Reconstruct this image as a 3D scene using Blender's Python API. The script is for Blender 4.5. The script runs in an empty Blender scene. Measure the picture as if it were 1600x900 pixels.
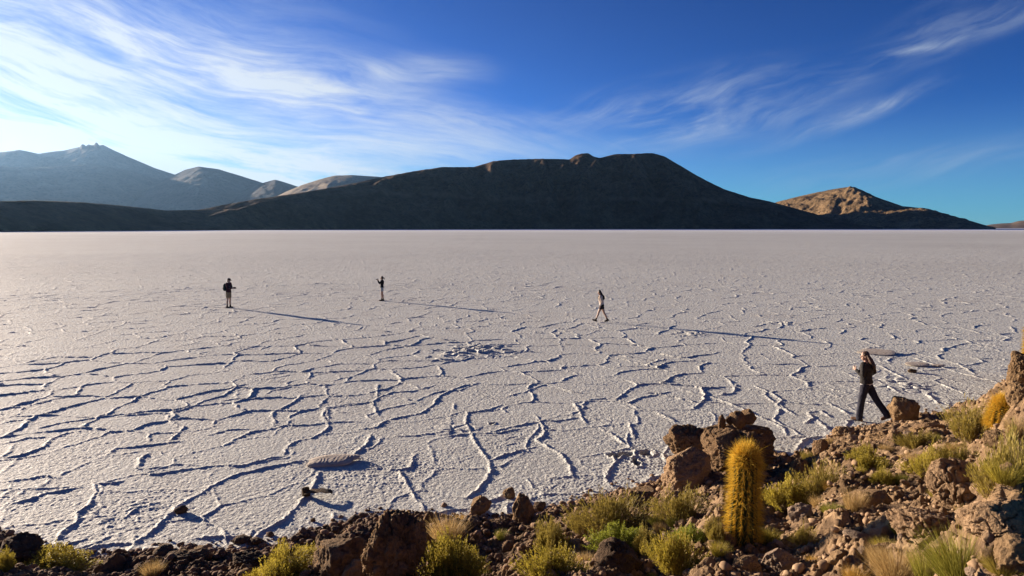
import bpy, bmesh, math, random
import numpy as np
from mathutils import Vector, Matrix, Euler

R = math.radians
random.seed(7)
C = bpy.context.scene.collection
scene = bpy.context.scene

# ------------------------------------------------------------------ camera
F_PX, HORIZON, CAM_H = 1067.0, 355.5, 4.75          # focal length in pixels of the 1600x900 photograph
PITCH = math.atan((450 - HORIZON) / F_PX)
cam_d = bpy.data.cameras.new('camera')
cam = bpy.data.objects.new('camera', cam_d); C.objects.link(cam)
cam_d.sensor_width = 36.0
cam_d.lens = F_PX * 36.0 / 1600.0
cam_d.clip_start = 0.1; cam_d.clip_end = 60000
cam.location = (0, 0, CAM_H)
cam.rotation_euler = (math.pi / 2 - PITCH, 0, 0)
scene.camera = cam

# ------------------------------------------------------------------ light
SUN_EL, SUN_AZ = 8.3, -52.5                          # azimuth from +Y, negative to the left
sun_d = bpy.data.lights.new('sun', 'SUN')
sun_d.energy = 5.0; sun_d.angle = R(0.5); sun_d.color = (1.0, 0.82, 0.65)
sun = bpy.data.objects.new('sun', sun_d); C.objects.link(sun)
to_sun = Vector((math.sin(R(SUN_AZ)) * math.cos(R(SUN_EL)), math.cos(R(SUN_AZ)) * math.cos(R(SUN_EL)), math.sin(R(SUN_EL))))
sun.rotation_euler = (-to_sun).to_track_quat('-Z', 'Y').to_euler()

scene.view_settings.view_transform = 'Standard'
scene.view_settings.look = 'None'
scene.view_settings.gamma = 1.0
scene.view_settings.exposure = 1.68
scene.cycles.use_denoising = True
scene.cycles.max_bounces = 6
scene.cycles.volume_bounces = 1
scene.cycles.transparent_max_bounces = 8

# ------------------------------------------------------------------ node helpers
class NT:
    def __init__(s, tree): s.t = tree; s.n = tree.nodes; s.l = tree.links
    def node(s, typ, **kw):
        nd = s.n.new(typ)
        for k, v in kw.items(): setattr(nd, k, v)
        return nd
    def put(s, sock, v):
        if hasattr(v, 'is_output') or isinstance(v, bpy.types.NodeSocket): s.l.new(v, sock)
        elif v is not None: sock.default_value = v
    def m(s, op, a, b=None, c=None, clamp=False):
        nd = s.node('ShaderNodeMath', operation=op, use_clamp=clamp)
        for i, v in enumerate((a, b, c)):
            if v is not None: s.put(nd.inputs[i], v)
        return nd.outputs[0]
    def add(s, a, b): return s.m('ADD', a, b)
    def mul(s, a, b): return s.m('MULTIPLY', a, b)
    def sub(s, a, b): return s.m('SUBTRACT', a, b)
    def ss(s, v, lo, hi, a=0.0, b=1.0):
        nd = s.node('ShaderNodeMapRange', interpolation_type='SMOOTHSTEP')
        for k, x in (('Value', v), ('From Min', lo), ('From Max', hi), ('To Min', a), ('To Max', b)): s.put(nd.inputs[k], x)
        return nd.outputs[0]
    def xyz(s, x, y, z=0.0):
        nd = s.node('ShaderNodeCombineXYZ')
        for i, v in enumerate((x, y, z)): s.put(nd.inputs[i], v)
        return nd.outputs[0]
    def sep(s, v):
        nd = s.node('ShaderNodeSeparateXYZ'); s.put(nd.inputs[0], v); return nd.outputs
    def noise(s, vec, scale, detail=4.0, rough=0.55, dist=0.0, color=False):
        nd = s.node('ShaderNodeTexNoise')
        if vec is not None: s.put(nd.inputs['Vector'], vec)
        nd.inputs['Scale'].default_value = scale; nd.inputs['Detail'].default_value = detail
        nd.inputs['Roughness'].default_value = rough; nd.inputs['Distortion'].default_value = dist
        return nd.outputs['Color' if color else 'Fac']
    def mix(s, f, a, b, blend='MIX'):
        nd = s.node('ShaderNodeMix', data_type='RGBA', blend_type=blend)
        s.put(nd.inputs[0], f); s.put(nd.inputs[6], a); s.put(nd.inputs[7], b)
        return nd.outputs[2]
    def ramp(s, f, stops):
        nd = s.node('ShaderNodeValToRGB'); s.put(nd.inputs[0], f)
        e = nd.color_ramp.elements
        while len(e) < len(stops): e.new(0.5)
        for i, (p, c) in enumerate(stops): e[i].position = p; e[i].color = (*c, 1) if len(c) == 3 else c
        return nd.outputs[0]
    def bump(s, h, strength=0.5, dist=0.02, normal=None):
        nd = s.node('ShaderNodeBump'); s.put(nd.inputs['Height'], h)
        nd.inputs['Strength'].default_value = strength; nd.inputs['Distance'].default_value = dist
        if normal is not None: s.put(nd.inputs['Normal'], normal)
        return nd.outputs[0]

def rgb(c): return (*c, 1.0)

# ------------------------------------------------------------------ world: sky and cirrus
world = bpy.data.worlds.new('World'); scene.world = world
world.use_nodes = True
W = NT(world.node_tree)
W.n.clear()
sky = W.node('ShaderNodeTexSky', sky_type='NISHITA')
sky.sun_disc = False
sky.sun_elevation = R(SUN_EL); sky.sun_rotation = R(SUN_AZ)
sky.altitude = 3650; sky.air_density = 1.0; sky.dust_density = 0.35; sky.ozone_density = 3.0
SKY_STRENGTH = 0.055
hs = W.node('ShaderNodeHueSaturation'); hs.inputs['Saturation'].default_value = 1.35
gm = W.node('ShaderNodeGamma'); gm.inputs['Gamma'].default_value = 1.5      # clear, dry high-altitude air: deep polarised blue
W.l.new(sky.outputs[0], hs.inputs['Color']); W.l.new(hs.outputs[0], gm.inputs['Color'])
graded = W.mix(1.0, gm.outputs[0], rgb((0.10, 0.345, 0.375)), 'MULTIPLY')
sc_ = W.node('ShaderNodeSeparateColor'); W.l.new(graded, sc_.inputs[0])
cc_ = W.node('ShaderNodeCombineColor'); W.put(cc_.inputs[0], W.mul(W.m('POWER', W.mul(sc_.outputs[0], 1 / 0.57), 2.6), 0.80)); W.l.new(sc_.outputs[1], cc_.inputs[1]); W.l.new(sc_.outputs[2], cc_.inputs[2])
sky_c = W.mix(1.0, cc_.outputs[0], rgb((4.6, 4.75, 4.85)), 'DARKEN')
tc = W.node('ShaderNodeTexCoord')
dx, dy, dz = W.sep(tc.outputs['Generated'])
az = W.m('ARCTAN2', dx, dy)                          # radians, 0 = straight ahead, + to the right
el = W.m('ARCSINE', dz)
def px_dir(px, py):
    u, v = (px - 800) / F_PX, (450 - py) / F_PX
    d = Vector((u, math.cos(PITCH) + v * math.sin(PITCH), -math.sin(PITCH) + v * math.cos(PITCH)))
    return d.normalized()
def px_ae(px, py):
    d = px_dir(px, py)
    return math.atan2(d.x, d.y), math.asin(d.z)
def streaks(angle, seed, sx, sy, warp):
    c, s_ = math.cos(angle), math.sin(angle)
    wn = W.noise(W.xyz(W.mul(az, 1.0), W.mul(el, 2.0), seed), 2.3, 3.0, 0.5, 0.0, True)
    wx, wy, _ = W.sep(wn)
    a2 = W.add(az, W.mul(W.sub(wx, 0.5), warp * 1.5)); e2 = W.add(el, W.mul(W.sub(wy, 0.5), warp))
    lx = W.add(W.mul(a2, c), W.mul(e2, s_)); ly = W.sub(W.mul(e2, c), W.mul(a2, s_))
    n1 = W.noise(W.xyz(W.mul(lx, sx), W.mul(ly, sy), seed), 1.0, 9.0, 0.62, 0.35)
    n2 = W.noise(W.xyz(W.mul(lx, sx * 3.2), W.mul(ly, sy * 3.0), seed + 5.0), 1.0, 6.0, 0.6, 0.5)
    return W.add(W.mul(n1, 0.68), W.mul(n2, 0.32))
def blob(px, py, lx, ly, ang, wgt):
    """A soft patch of cloud cover in the sky: centre, half length and half width (radians), tilt."""
    a0, e0 = px_ae(px, py); c, s_ = math.cos(ang), math.sin(ang)
    a, e = W.sub(az, a0), W.sub(el, e0)
    x = W.mul(W.add(W.mul(a, c), W.mul(e, s_)), 1.0 / lx); y = W.mul(W.sub(W.mul(e, c), W.mul(a, s_)), 1.0 / ly)
    r2 = W.add(W.mul(x, x), W.mul(y, y))
    return W.mul(W.m('POWER', 2.7183, W.mul(r2, -1.0)), wgt)
def total(lst):
    t = lst[0]
    for b in lst[1:]: t = W.add(t, b)
    return t
left_cover = total([
    blob(-40, 95, 0.38, 0.15, -0.12, 1.45), blob(330, 105, 0.25, 0.040, -0.20, 0.75), blob(250, 60, 0.20, 0.03, -0.30, 0.30),
    blob(640, 110, 0.10, 0.018, 0.03, 0.62), blob(640, 170, 0.30, 0.022, -0.17, 0.60), blob(880, 188, 0.10, 0.010, -0.05, 0.35),
    blob(60, 235, 0.35, 0.055, -0.16, 1.15), blob(330, 255, 0.20, 0.020, -0.10, 0.5),
    blob(420, 285, 0.25, 0.045, 0.0, 0.70), blob(-100, 330, 0.60, 0.09, 0.0, 1.55), blob(700, 225, 0.16, 0.03, -0.1, 0.34)])
right_cover = total([
    blob(1120, 165, 0.15, 0.045, 0.10, 0.50), blob(1090, 200, 0.10, 0.012, 0.12, 0.45), blob(1310, 190, 0.10, 0.012, 0.32, 0.40), blob(1395, 158, 0.05, 0.008, 0.45, 0.3),
    blob(1470, 45, 0.07, 0.030, 0.25, 0.30), blob(1440, 76, 0.03, 0.006, 0.10, 0.35), blob(1590, 20, 0.05, 0.016, 0.3, 0.26), blob(1340, 118, 0.05, 0.010, 0.45, 0.25),
    blob(1400, 262, 0.20, 0.022, 0.12, 0.30), blob(960, 190, 0.10, 0.03, 0.0, 0.3)])
sL = streaks(-0.20, 3.0, 2.6, 17.0, 0.13)
sR = streaks(0.33, 11.0, 3.6, 24.0, 0.16)
left_cover = W.m('MAXIMUM', W.sub(left_cover, 0.09), 0.0); right_cover = W.m('MAXIMUM', W.sub(right_cover, 0.05), 0.0)
aL = W.mul(left_cover, W.ss(sL, 0.33, 0.72, 0.10, 1.05))
aR = W.mul(right_cover, W.ss(sR, 0.38, 0.72, 0.02, 1.25))
alpha = W.m('MINIMUM', W.add(aL, aR), 0.93)
# cirrus glows more towards the sun (forward scattering)
sd = W.node('ShaderNodeVectorMath', operation='DOT_PRODUCT')
W.l.new(tc.outputs['Generated'], sd.inputs[0]); sd.inputs[1].default_value = to_sun
glow = W.ss(sd.outputs['Value'], 0.2, 1.0, 0.0, 1.0)
cl = W.mix(glow, rgb((3.3, 3.8, 4.3)), rgb((4.35, 4.5, 4.6)))
sky_c = W.mix(W.ss(el, 0.0, 0.17, 0.55, 0.0), sky_c, rgb((1.25, 2.55, 4.0)), 'LIGHTEN')     # pale dust low over the horizon
skyc = W.mix(alpha, sky_c, cl)
bg = W.node('ShaderNodeBackground'); W.l.new(skyc, bg.inputs[0]); bg.inputs[1].default_value = SKY_STRENGTH
wo = W.node('ShaderNodeOutputWorld'); W.l.new(bg.outputs[0], wo.inputs[0])

# ------------------------------------------------------------------ numpy noise
_g = np.random.RandomState(1)
_a = _g.rand(256) * 2 * np.pi
G2 = np.stack([np.cos(_a), np.sin(_a)], 1).astype(np.float32)
_v = _g.normal(size=(256, 3)); G3 = (_v / np.linalg.norm(_v, axis=1)[:, None]).astype(np.float32)
def _hash(ix, iy, iz, seed):
    with np.errstate(over='ignore'):
        n = ix.astype(np.uint32) * np.uint32(374761393) + iy.astype(np.uint32) * np.uint32(668265263) + np.uint32((seed * 974711 + 12345) & 0xffffffff)
        if iz is not None: n = n + iz.astype(np.uint32) * np.uint32(2147483647)
        n = (n ^ (n >> np.uint32(13))) * np.uint32(1274126177)
        n = (n ^ (n >> np.uint32(15))) * np.uint32(2246822519)
        return n ^ (n >> np.uint32(16))
def _fade(t): return t * t * t * (t * (t * 6 - 15) + 10)
def n2(x, y, seed=0):
    x = np.asarray(x, np.float32); y = np.asarray(y, np.float32)
    fx, fy = np.floor(x), np.floor(y); ix, iy = fx.astype(np.int32), fy.astype(np.int32)
    tx, ty = x - fx, y - fy; u, v = _fade(tx), _fade(ty)
    def g(i, j):
        k = G2[_hash(ix + i, iy + j, None, seed) & np.uint32(255)]
        return k[..., 0] * (tx - i) + k[..., 1] * (ty - j)
    a = g(0, 0); a = a + u * (g(1, 0) - a); b = g(0, 1); b = b + u * (g(1, 1) - b)
    return (a + v * (b - a)) * 1.4
def fbm2(x, y, octs=4, seed=0, gain=0.5):
    t, s_, f = 0, 1.0, 1.0
    for o in range(octs): t = t + s_ * n2(x * f, y * f, seed + o); s_ *= gain; f *= 2.03
    return t
def n3(p, seed=0):
    p = np.asarray(p, np.float32); fl = np.floor(p); i = fl.astype(np.int32); t = p - fl; w = _fade(t)
    def g(a, b, c):
        k = G3[_hash(i[:, 0] + a, i[:, 1] + b, i[:, 2] + c, seed) & np.uint32(255)]
        return k[:, 0] * (t[:, 0] - a) + k[:, 1] * (t[:, 1] - b) + k[:, 2] * (t[:, 2] - c)
    def lx(b, c): q = g(0, b, c); return q + w[:, 0] * (g(1, b, c) - q)
    def ly(c): q = lx(0, c); return q + w[:, 1] * (lx(1, c) - q)
    q = ly(0); return (q + w[:, 2] * (ly(1) - q)) * 1.5
def voro(x, y, size, seed, jit=0.92, local=False):
    edges = True
    """distance to the cell edge, distance to the cell point (metres) and a random number per cell"""
    x = np.asarray(x / size, np.float32); y = np.asarray(y / size, np.float32)
    fx, fy = np.floor(x), np.floor(y); ix, iy = fx.astype(np.int32), fy.astype(np.int32); tx, ty = x - fx, y - fy
    def pt(i, j):
        h = _hash(ix + i, iy + j, None, seed)
        a = (h & np.uint32(0xffff)).astype(np.float32) / 65535; b = (h >> np.uint32(16)).astype(np.float32) / 65535
        return i + 0.5 + jit * (a - 0.5) - tx, j + 0.5 + jit * (b - 0.5) - ty, h
    best = np.full(x.shape, 9.0, np.float32); mx = np.zeros_like(best); my = np.zeros_like(best); cid = np.zeros(x.shape, np.uint32)
    for i in (-1, 0, 1):
        for j in (-1, 0, 1):
            rx, ry, h = pt(i, j); d = rx * rx + ry * ry; k = d < best
            best = np.where(k, d, best); mx = np.where(k, rx, mx); my = np.where(k, ry, my); cid = np.where(k, h, cid)
    ed = np.full(x.shape, 9.0, np.float32)
    if edges:
        for i in (-2, -1, 0, 1, 2):
            for j in (-2, -1, 0, 1, 2):
                if abs(i) == 2 and abs(j) == 2: continue
                rx, ry, h = pt(i, j); ex, ey = rx - mx, ry - my; L = np.sqrt(ex * ex + ey * ey)
                d = np.where(L > 1e-4, (0.5 * (mx + rx) * ex + 0.5 * (my + ry) * ey) / np.maximum(L, 1e-4), 9.0)
                ed = np.minimum(ed, d)
    return ed * size, (mx * size, my * size) if local else np.sqrt(best) * size, ((cid * np.uint32(2654435761)) >> np.uint32(8)).astype(np.float32) / 2 ** 24
def sstep(v, a, b): t = np.clip((v - a) / (b - a), 0, 1); return t * t * (3 - 2 * t)

# ------------------------------------------------------------------ mesh helpers
def mesh_np(name, verts, quads, smooth=True):
    me = bpy.data.meshes.new(name)
    v = np.ascontiguousarray(verts, np.float32); q = np.ascontiguousarray(quads, np.int32); k = q.shape[1]
    me.vertices.add(len(v)); me.vertices.foreach_set('co', v.ravel())
    me.loops.add(q.size); me.loops.foreach_set('vertex_index', q.ravel())
    me.polygons.add(len(q)); me.polygons.foreach_set('loop_start', np.arange(0, q.size, k, dtype=np.int32))
    me.polygons.foreach_set('loop_total', np.full(len(q), k, np.int32))
    me.update(calc_edges=True)
    if smooth: me.polygons.foreach_set('use_smooth', np.ones(len(q), bool))
    return me
def attr(me, name, vals):
    a = me.attributes.new(name, 'FLOAT', 'POINT'); a.data.foreach_set('value', np.ascontiguousarray(vals, np.float32).ravel())
def grid_quads(nr, nc):
    i = np.arange(nr * nc).reshape(nr, nc)
    return np.stack([i[:-1, :-1], i[:-1, 1:], i[1:, 1:], i[1:, :-1]], -1).reshape(-1, 4)
def link(name, me, mat=None, parent=None, loc=None):
    o = bpy.data.objects.new(name, me); C.objects.link(o)
    if mat is not None and me is not None: me.materials.clear(); me.materials.append(mat)
    if parent is not None: o.parent = parent
    if loc is not None: o.location = loc
    return o
def tag(o, label=None, cat=None, group=None, kind=None):
    if label: o['label'] = label
    if cat: o['category'] = cat
    if group: o['group'] = group
    if kind: o['kind'] = kind
    return o
def empty(name, loc, rz=0.0):
    o = bpy.data.objects.new(name, None); C.objects.link(o); o.location = loc; o.rotation_euler = (0, 0, rz); o.empty_display_size = 0.2
    return o
def new_mat(name, rough=0.8, spec=0.3):
    m = bpy.data.materials.new(name); m.use_nodes = True
    T = NT(m.node_tree); b = T.n['Principled BSDF']
    b.inputs['Roughness'].default_value = rough
    b.inputs['Specular IOR Level'].default_value = spec
    return m, T, b
def pos(T): return T.node('ShaderNodeNewGeometry').outputs['Position']
def objc(T): return T.node('ShaderNodeTexCoord').outputs['Object']
def at(T, name): return T.node('ShaderNodeAttribute', attribute_name=name).outputs['Fac']

def salt_point(px, py, z=0.0):
    d = px_dir(px, py); t = (z - CAM_H) / d.z
    return np.array((d.x * t, d.y * t))

# ------------------------------------------------------------------ the bank: base height of the rocky shore
SHORE_PX = [(-500, 790), (-200, 815), (0, 838), (60, 860), (140, 873), (200, 874), (300, 868), (380, 866), (450, 853), (520, 832), (560, 815), (600, 808),
            (660, 812), (720, 818), (790, 816), (840, 806), (890, 795), (940, 777), (1000, 767), (1040, 752), (1080, 735), (1130, 715), (1200, 722), (1240, 716),
            (1275, 703), (1320, 674), (1400, 661), (1470, 652), (1530, 630), (1575, 598), (1620, 570), (1700, 545), (1900, 520)]
_sp = np.array([salt_point(*p) for p in SHORE_PX])
SH_AZ = np.arctan2(_sp[:, 0], _sp[:, 1]); SH_R = np.hypot(_sp[:, 0], _sp[:, 1])
def inland(x, y):
    a = np.arctan2(x, y); return np.interp(a, SH_AZ, SH_R) - np.hypot(x, y), a
def bank_base(x, y):
    d, a = inland(x, y)
    s_ = np.interp(a, [-0.7, -0.2, 0.15, 0.3, 0.45, 0.65], [0.20, 0.22, 0.22, 0.19, 0.165, 0.145])
    z = -0.10 + 0.17 * sstep(d, -0.15, 0.45) + s_ * np.maximum(d, 0) - 0.25 * sstep(-d, 0.1, 1.2)
    return np.minimum(z, 2.95)
def on_bank(px, py):
    """where the line of sight through a pixel of the photograph meets the ground"""
    d = px_dir(px, py); ts = np.arange(3.0, 60.0, 0.02)
    x, y, z = d.x * ts, d.y * ts, CAM_H + d.z * ts
    g = np.maximum(bank_base(x, y), 0.0); k = np.argmax(z <= g)
    return Vector((x[k], y[k], g[k])), float(y[k])

# ------------------------------------------------------------------ salt flat
def crop(pts, ox, oy, sc): return [(ox + x / sc, oy + y / sc) for x, y in pts]
LFT = [[(0,250),(60,240),(110,225),(200,222)], [(0,310),(80,300),(180,265),(220,225),(280,205),(350,193)], [(60,250),(40,280),(0,310)],
 [(0,410),(100,398),(190,382),(240,393)], [(30,505),(130,480),(180,458),(330,433)], [(0,470),(60,440)], [(450,295),(480,270),(600,258),(700,245),(760,240)],
 [(155,187),(250,162),(330,152),(390,142),(480,115)], [(495,135),(570,128),(650,122),(700,125),(800,95),(850,70),(930,50),(990,10),(1030,0)],
 [(700,125),(700,150),(740,175),(770,180),(745,205),(705,235)], [(115,92),(220,65),(320,45),(340,10),(370,-5)], [(0,105),(50,97),(95,100),(80,125),(40,138)],
 [(0,165),(60,153),(140,148)], [(860,215),(960,190),(1040,188)], [(880,268),(940,255),(980,230),(1050,200),(1130,188),(1180,175),(1300,170),(1370,160),(1500,157)],
 [(1140,175),(1145,150),(1130,130),(1150,110),(1200,90),(1240,65),(1255,45)], [(1180,300),(1190,270),(1230,240),(1300,225),(1340,205),(1370,180),(1355,150),(1345,130),(1360,100),(1450,90),(1530,78),(1555,75),(1560,105),(1580,135)],
 [(590,355),(650,350),(720,340)], [(575,375),(650,378),(750,360),(860,347),(920,340),(1000,342),(1060,328),(1180,298)], [(570,350),(590,310),(630,285)],
 [(225,710),(290,715),(390,680),(480,668),(560,665),(600,640),(660,590),(720,530),(760,495),(850,450),(880,425),(980,380),(1080,355),(1180,335),(1220,328),(1270,320)],
 [(215,665),(250,630),(300,590),(330,570),(315,545),(370,510),(400,450),(390,420),(470,415),(525,402)], [(320,560),(400,553),(470,548)], [(515,555),(580,515),(660,495)],
 [(955,710),(1010,680),(1080,625),(1180,570),(1220,530),(1260,480),(1290,450),(1310,410),(1335,365)], [(780,655),(850,638),(950,640),(1000,650)], [(1020,650),(1060,610),(1110,588)],
 [(1465,300),(1530,250),(1550,205)], [(1500,325),(1560,340),(1600,350)], [(1380,530),(1400,580)], [(225,700),(290,665),(380,640)], [(230,655),(260,700)]]
MID = [[(170,325),(220,348),(320,360),(380,350),(385,310),(405,290)], [(320,360),(345,385),(370,430),(400,480),(430,510),(435,540)], [(440,580),(470,545),(550,525),(640,520)], [(575,535),(590,580)],
 [(600,480),(650,450),(690,400),(710,370),(705,320),(670,280),(640,230),(625,195),(605,165),(615,120),(700,108),(760,85)], [(710,320),(770,295),(830,280),(890,263)], [(560,80),(555,105),(605,120)],
 [(285,220),(400,215),(480,205),(545,195)], [(520,220),(600,210),(700,205),(770,185),(840,170),(900,160),(940,152),(980,155),(1080,140)], [(640,205),(740,205),(840,185)],
 [(895,125),(910,150),(930,180),(935,210),(905,235),(950,265),(1000,290),(1035,335),(1050,370),(1045,385),(940,395)], [(1060,380),(1130,382),(1190,395),(1195,370),(1230,330),(1225,305),(1290,300),(1330,275)], [(1190,390),(1205,420)],
 [(1055,80),(1080,110),(1090,140),(1110,170)], [(1060,80),(1130,65),(1190,60),(1280,80),(1340,55),(1400,45),(1460,30)], [(1160,180),(1215,210),(1260,245),(1300,270),(1330,275)], [(1280,80),(1330,105),(1400,115),(1440,135),(1500,165)],
 [(1290,160),(1295,190),(1310,225)], [(210,80),(240,60),(300,35),(390,30),(480,5)], [(235,60),(240,10),(245,0)], [(210,80),(230,100),(240,125)], [(0,105),(25,100),(110,85),(210,78)], [(25,100),(35,150)], [(0,160),(90,158),(150,155)],
 [(160,190),(240,180),(280,150),(420,122),(470,90),(500,50),(560,20),(630,0)], [(780,50),(850,35),(940,0)], [(690,500),(740,475),(780,455)], [(775,500),(780,540)], [(1390,275),(1430,300),(1445,325)], [(1330,420),(1380,390),(1440,382)]]
RGT = [[(40,105),(160,165)], [(160,20),(230,40),(290,50),(380,85),(430,105),(480,130),(560,165),(600,185),(610,215)], [(320,48),(390,38),(400,0)], [(470,5),(560,45),(590,70),(570,90),(650,130)],
 [(680,165),(720,145),(700,120),(750,110),(800,145)], [(650,275),(680,235),(740,220),(780,215)], [(740,150),(780,190)], [(1190,40),(1240,80),(1330,110)], [(1250,0),(1350,40),(1450,45)]]
FAR = [[(380,370),(480,425),(560,460),(690,480)], [(360,465),(450,515),(540,560)], [(720,465),(840,520),(960,550),(1080,580)], [(590,320),(700,355),(800,390),(920,425),(1060,460),(1170,490)],
 [(760,545),(710,545),(690,560),(740,595),(860,630)], [(600,290),(760,330),(880,360),(1000,430)], [(860,120),(960,145),(1040,170)], [(190,70),(320,105),(480,140),(610,160)], [(0,500),(100,530),(230,560)], [(50,610),(200,690)]]
RIDGES = [crop(p, 0, 600, 2.667) for p in LFT] + [crop(p, 500, 600, 2.667) for p in MID] + [crop(p, 1000, 600, 2.667) for p in RGT] + [crop(p, 1280, 480, 4.09) for p in FAR]

fine = np.concatenate([np.arange(8.3, 15, 0.024), np.arange(15, 30, 0.04), np.arange(30, 60, 0.085), np.arange(60, 150, 0.22)])
far_r = np.geomspace(150, 15000, 60)
rr = np.concatenate([[0.0, 4.0, 7.0], fine, far_r]).astype(np.float64)
aa = np.concatenate([np.linspace(R(-110), R(-47), 60, endpoint=False), np.linspace(R(-47), R(-38.5), 130, endpoint=False),
                     np.linspace(R(-38.5), R(38.5), 1360, endpoint=False), np.linspace(R(38.5), R(47), 130, endpoint=False), np.linspace(R(47), R(110), 60)])
Rg, Ag = np.meshgrid(rr, aa, indexing='ij')
X = (Rg * np.sin(Ag)); Y = (Rg * np.cos(Ag))
Z = np.zeros_like(X); MUD = np.zeros_like(X)
k0, k1 = 3, 3 + len(fine)
x, y, r_ = X[k0:k1].astype(np.float32), Y[k0:k1].astype(np.float32), Rg[k0:k1].astype(np.float32)
def crust(args):
    x, y, r_ = args
    wx = x + 0.22 * n2(x * 0.9, y * 0.9, 3) + 0.06 * n2(x * 3.7, y * 3.7, 4); wy = y + 0.22 * n2(x * 0.9, y * 0.9, 5) + 0.06 * n2(x * 3.7, y * 3.7, 6)
    ed, _, _ = voro(wx, wy, 1.7, 21)
    amp = np.clip(0.92 + 0.8 * n2(x * 0.3, y * 0.3, 8), 0.6, 1.3) * np.clip(0.95 + 0.8 * n2(x * 1.3, y * 1.3, 9), 0.2, 1.5) * np.clip(1 + 0.45 * n2(x * 6, y * 6, 19), 0.4, 1.6)
    wid = (0.035 + 0.012 * n2(x * 1.7, y * 1.7, 10)) * np.interp(r_, [20, 60, 120], [1.0, 1.5, 2.9])
    traced = 1 - sstep(r_, 16.0, 19.5) * np.ones_like(r_)
    traced = np.maximum(traced, 0.75 * sstep(x / np.maximum(y, 1), 0.42, 0.5) * (1 - sstep(r_, 27, 31)))
    fadefar = np.interp(r_, [15, 26, 40, 70, 110, 150], [1.0, 0.95, 0.75, 0.9, 0.9, 0.7])
    Hh = 0.030 * amp * np.exp(-(ed / wid) ** 1.4) * (1 - 0.60 * traced) * fadefar
    ed2, _, _ = voro(wx * 1.01 + 3, wy, 0.95, 22)
    m2 = sstep(n2(x * 0.23, y * 0.23, 12), 0.05, 0.45)
    Hh += 0.022 * m2 * np.clip(0.5 + n2(x * 1.1, y * 1.1, 13), 0, 1) * np.exp(-(ed2 / 0.045) ** 2) * (1 - 0.8 * traced) * fadefar
    jx = x + 0.035 * n2(x * 4.5, y * 4.5, 14) + 0.026 * n2(x * 13, y * 13, 15); jy = y + 0.035 * n2(x * 4.5, y * 4.5, 16) + 0.026 * n2(x * 13, y * 13, 17)
    wr = np.clip(0.75 + 0.5 * n2(x * 2.1, y * 2.1, 18), 0.35, 1.3)
    lump = np.clip(1.0 + 0.35 * n2(x * 7, y * 7, 19) + 0.3 * n2(x * 16, y * 16, 23), 0.3, 1.7)
    nearw = np.interp(r_, [9, 22, 60, 150], [1.0, 0.9, 0.55, 0.25])
    grain = n2(x * 7.5, y * 9.5, 40) * 0.5 + n2(x * 19, y * 22, 41) * 0.75 + 0.6 * np.maximum(0, n2(x * 2.2, y * 2.2, 42))
    gr = 0.0085 * grain * nearw * np.clip(1.0 + 0.8 * n2(x * 0.5, y * 0.5, 43), 0.3, 1.8)
    return Hh, jx, jy, wr, lump, gr
from concurrent.futures import ThreadPoolExecutor
with ThreadPoolExecutor(4) as ex: _parts = list(ex.map(crust, [(x[i::16], y[i::16], r_[i::16]) for i in range(16)]))
def gather(k):
    o_ = np.empty_like(x)
    for i in range(16): o_[i::16] = _parts[i][k]
    return o_
Hh, jx, jy, wr, lump, crust_grain = (gather(k) for k in range(6)); del _parts
# the ridges one can follow in the foreground
Tr = np.zeros_like(x)
row_r = rr[k0:k1]; nc = len(aa)
for pl in RIDGES:
    w = np.array([salt_point(*p) for p in pl])
    wr_r = np.hypot(w[:, 0], w[:, 1]); wa = np.arctan2(w[:, 0], w[:, 1])
    i0, i1 = np.searchsorted(row_r, wr_r.min() - 0.4), np.searchsorted(row_r, wr_r.max() + 0.4)
    j0, j1 = np.searchsorted(aa, wa.min() - 0.4 / wr_r.min()), np.searchsorted(aa, wa.max() + 0.4 / wr_r.min())
    if i1 <= i0 or j1 <= j0: continue
    qx, qy = jx[i0:i1, j0:j1], jy[i0:i1, j0:j1]; best = np.full(qx.shape, 9.0, np.float32); uu = np.zeros(qx.shape, np.float32); tot = 0.0
    for (ax, ay), (bx, by) in zip(w[:-1], w[1:]):
        ex, ey = bx - ax, by - ay; L2 = ex * ex + ey * ey + 1e-9
        t = np.clip(((qx - ax) * ex + (qy - ay) * ey) / L2, 0, 1)
        dq = np.hypot(qx - ax - t * ex, qy - ay - t * ey); kq = dq < best; best = np.where(kq, dq, best); uu = np.where(kq, tot + t * math.sqrt(L2), uu); tot += math.sqrt(L2)
    near = 0.038 + 0.0 * best
    hgt = 0.033 * wr[i0:i1, j0:j1] * lump[i0:i1, j0:j1] * np.exp(-(best / (near * (0.75 + 0.35 * wr[i0:i1, j0:j1]))) ** 1.5) * (0.4 + 0.6 * sstep(np.minimum(uu, tot - uu), 0.0, 0.25))
    Tr[i0:i1, j0:j1] = np.maximum(Tr[i0:i1, j0:j1], hgt)
Hh = np.maximum(Hh, Tr)
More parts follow.
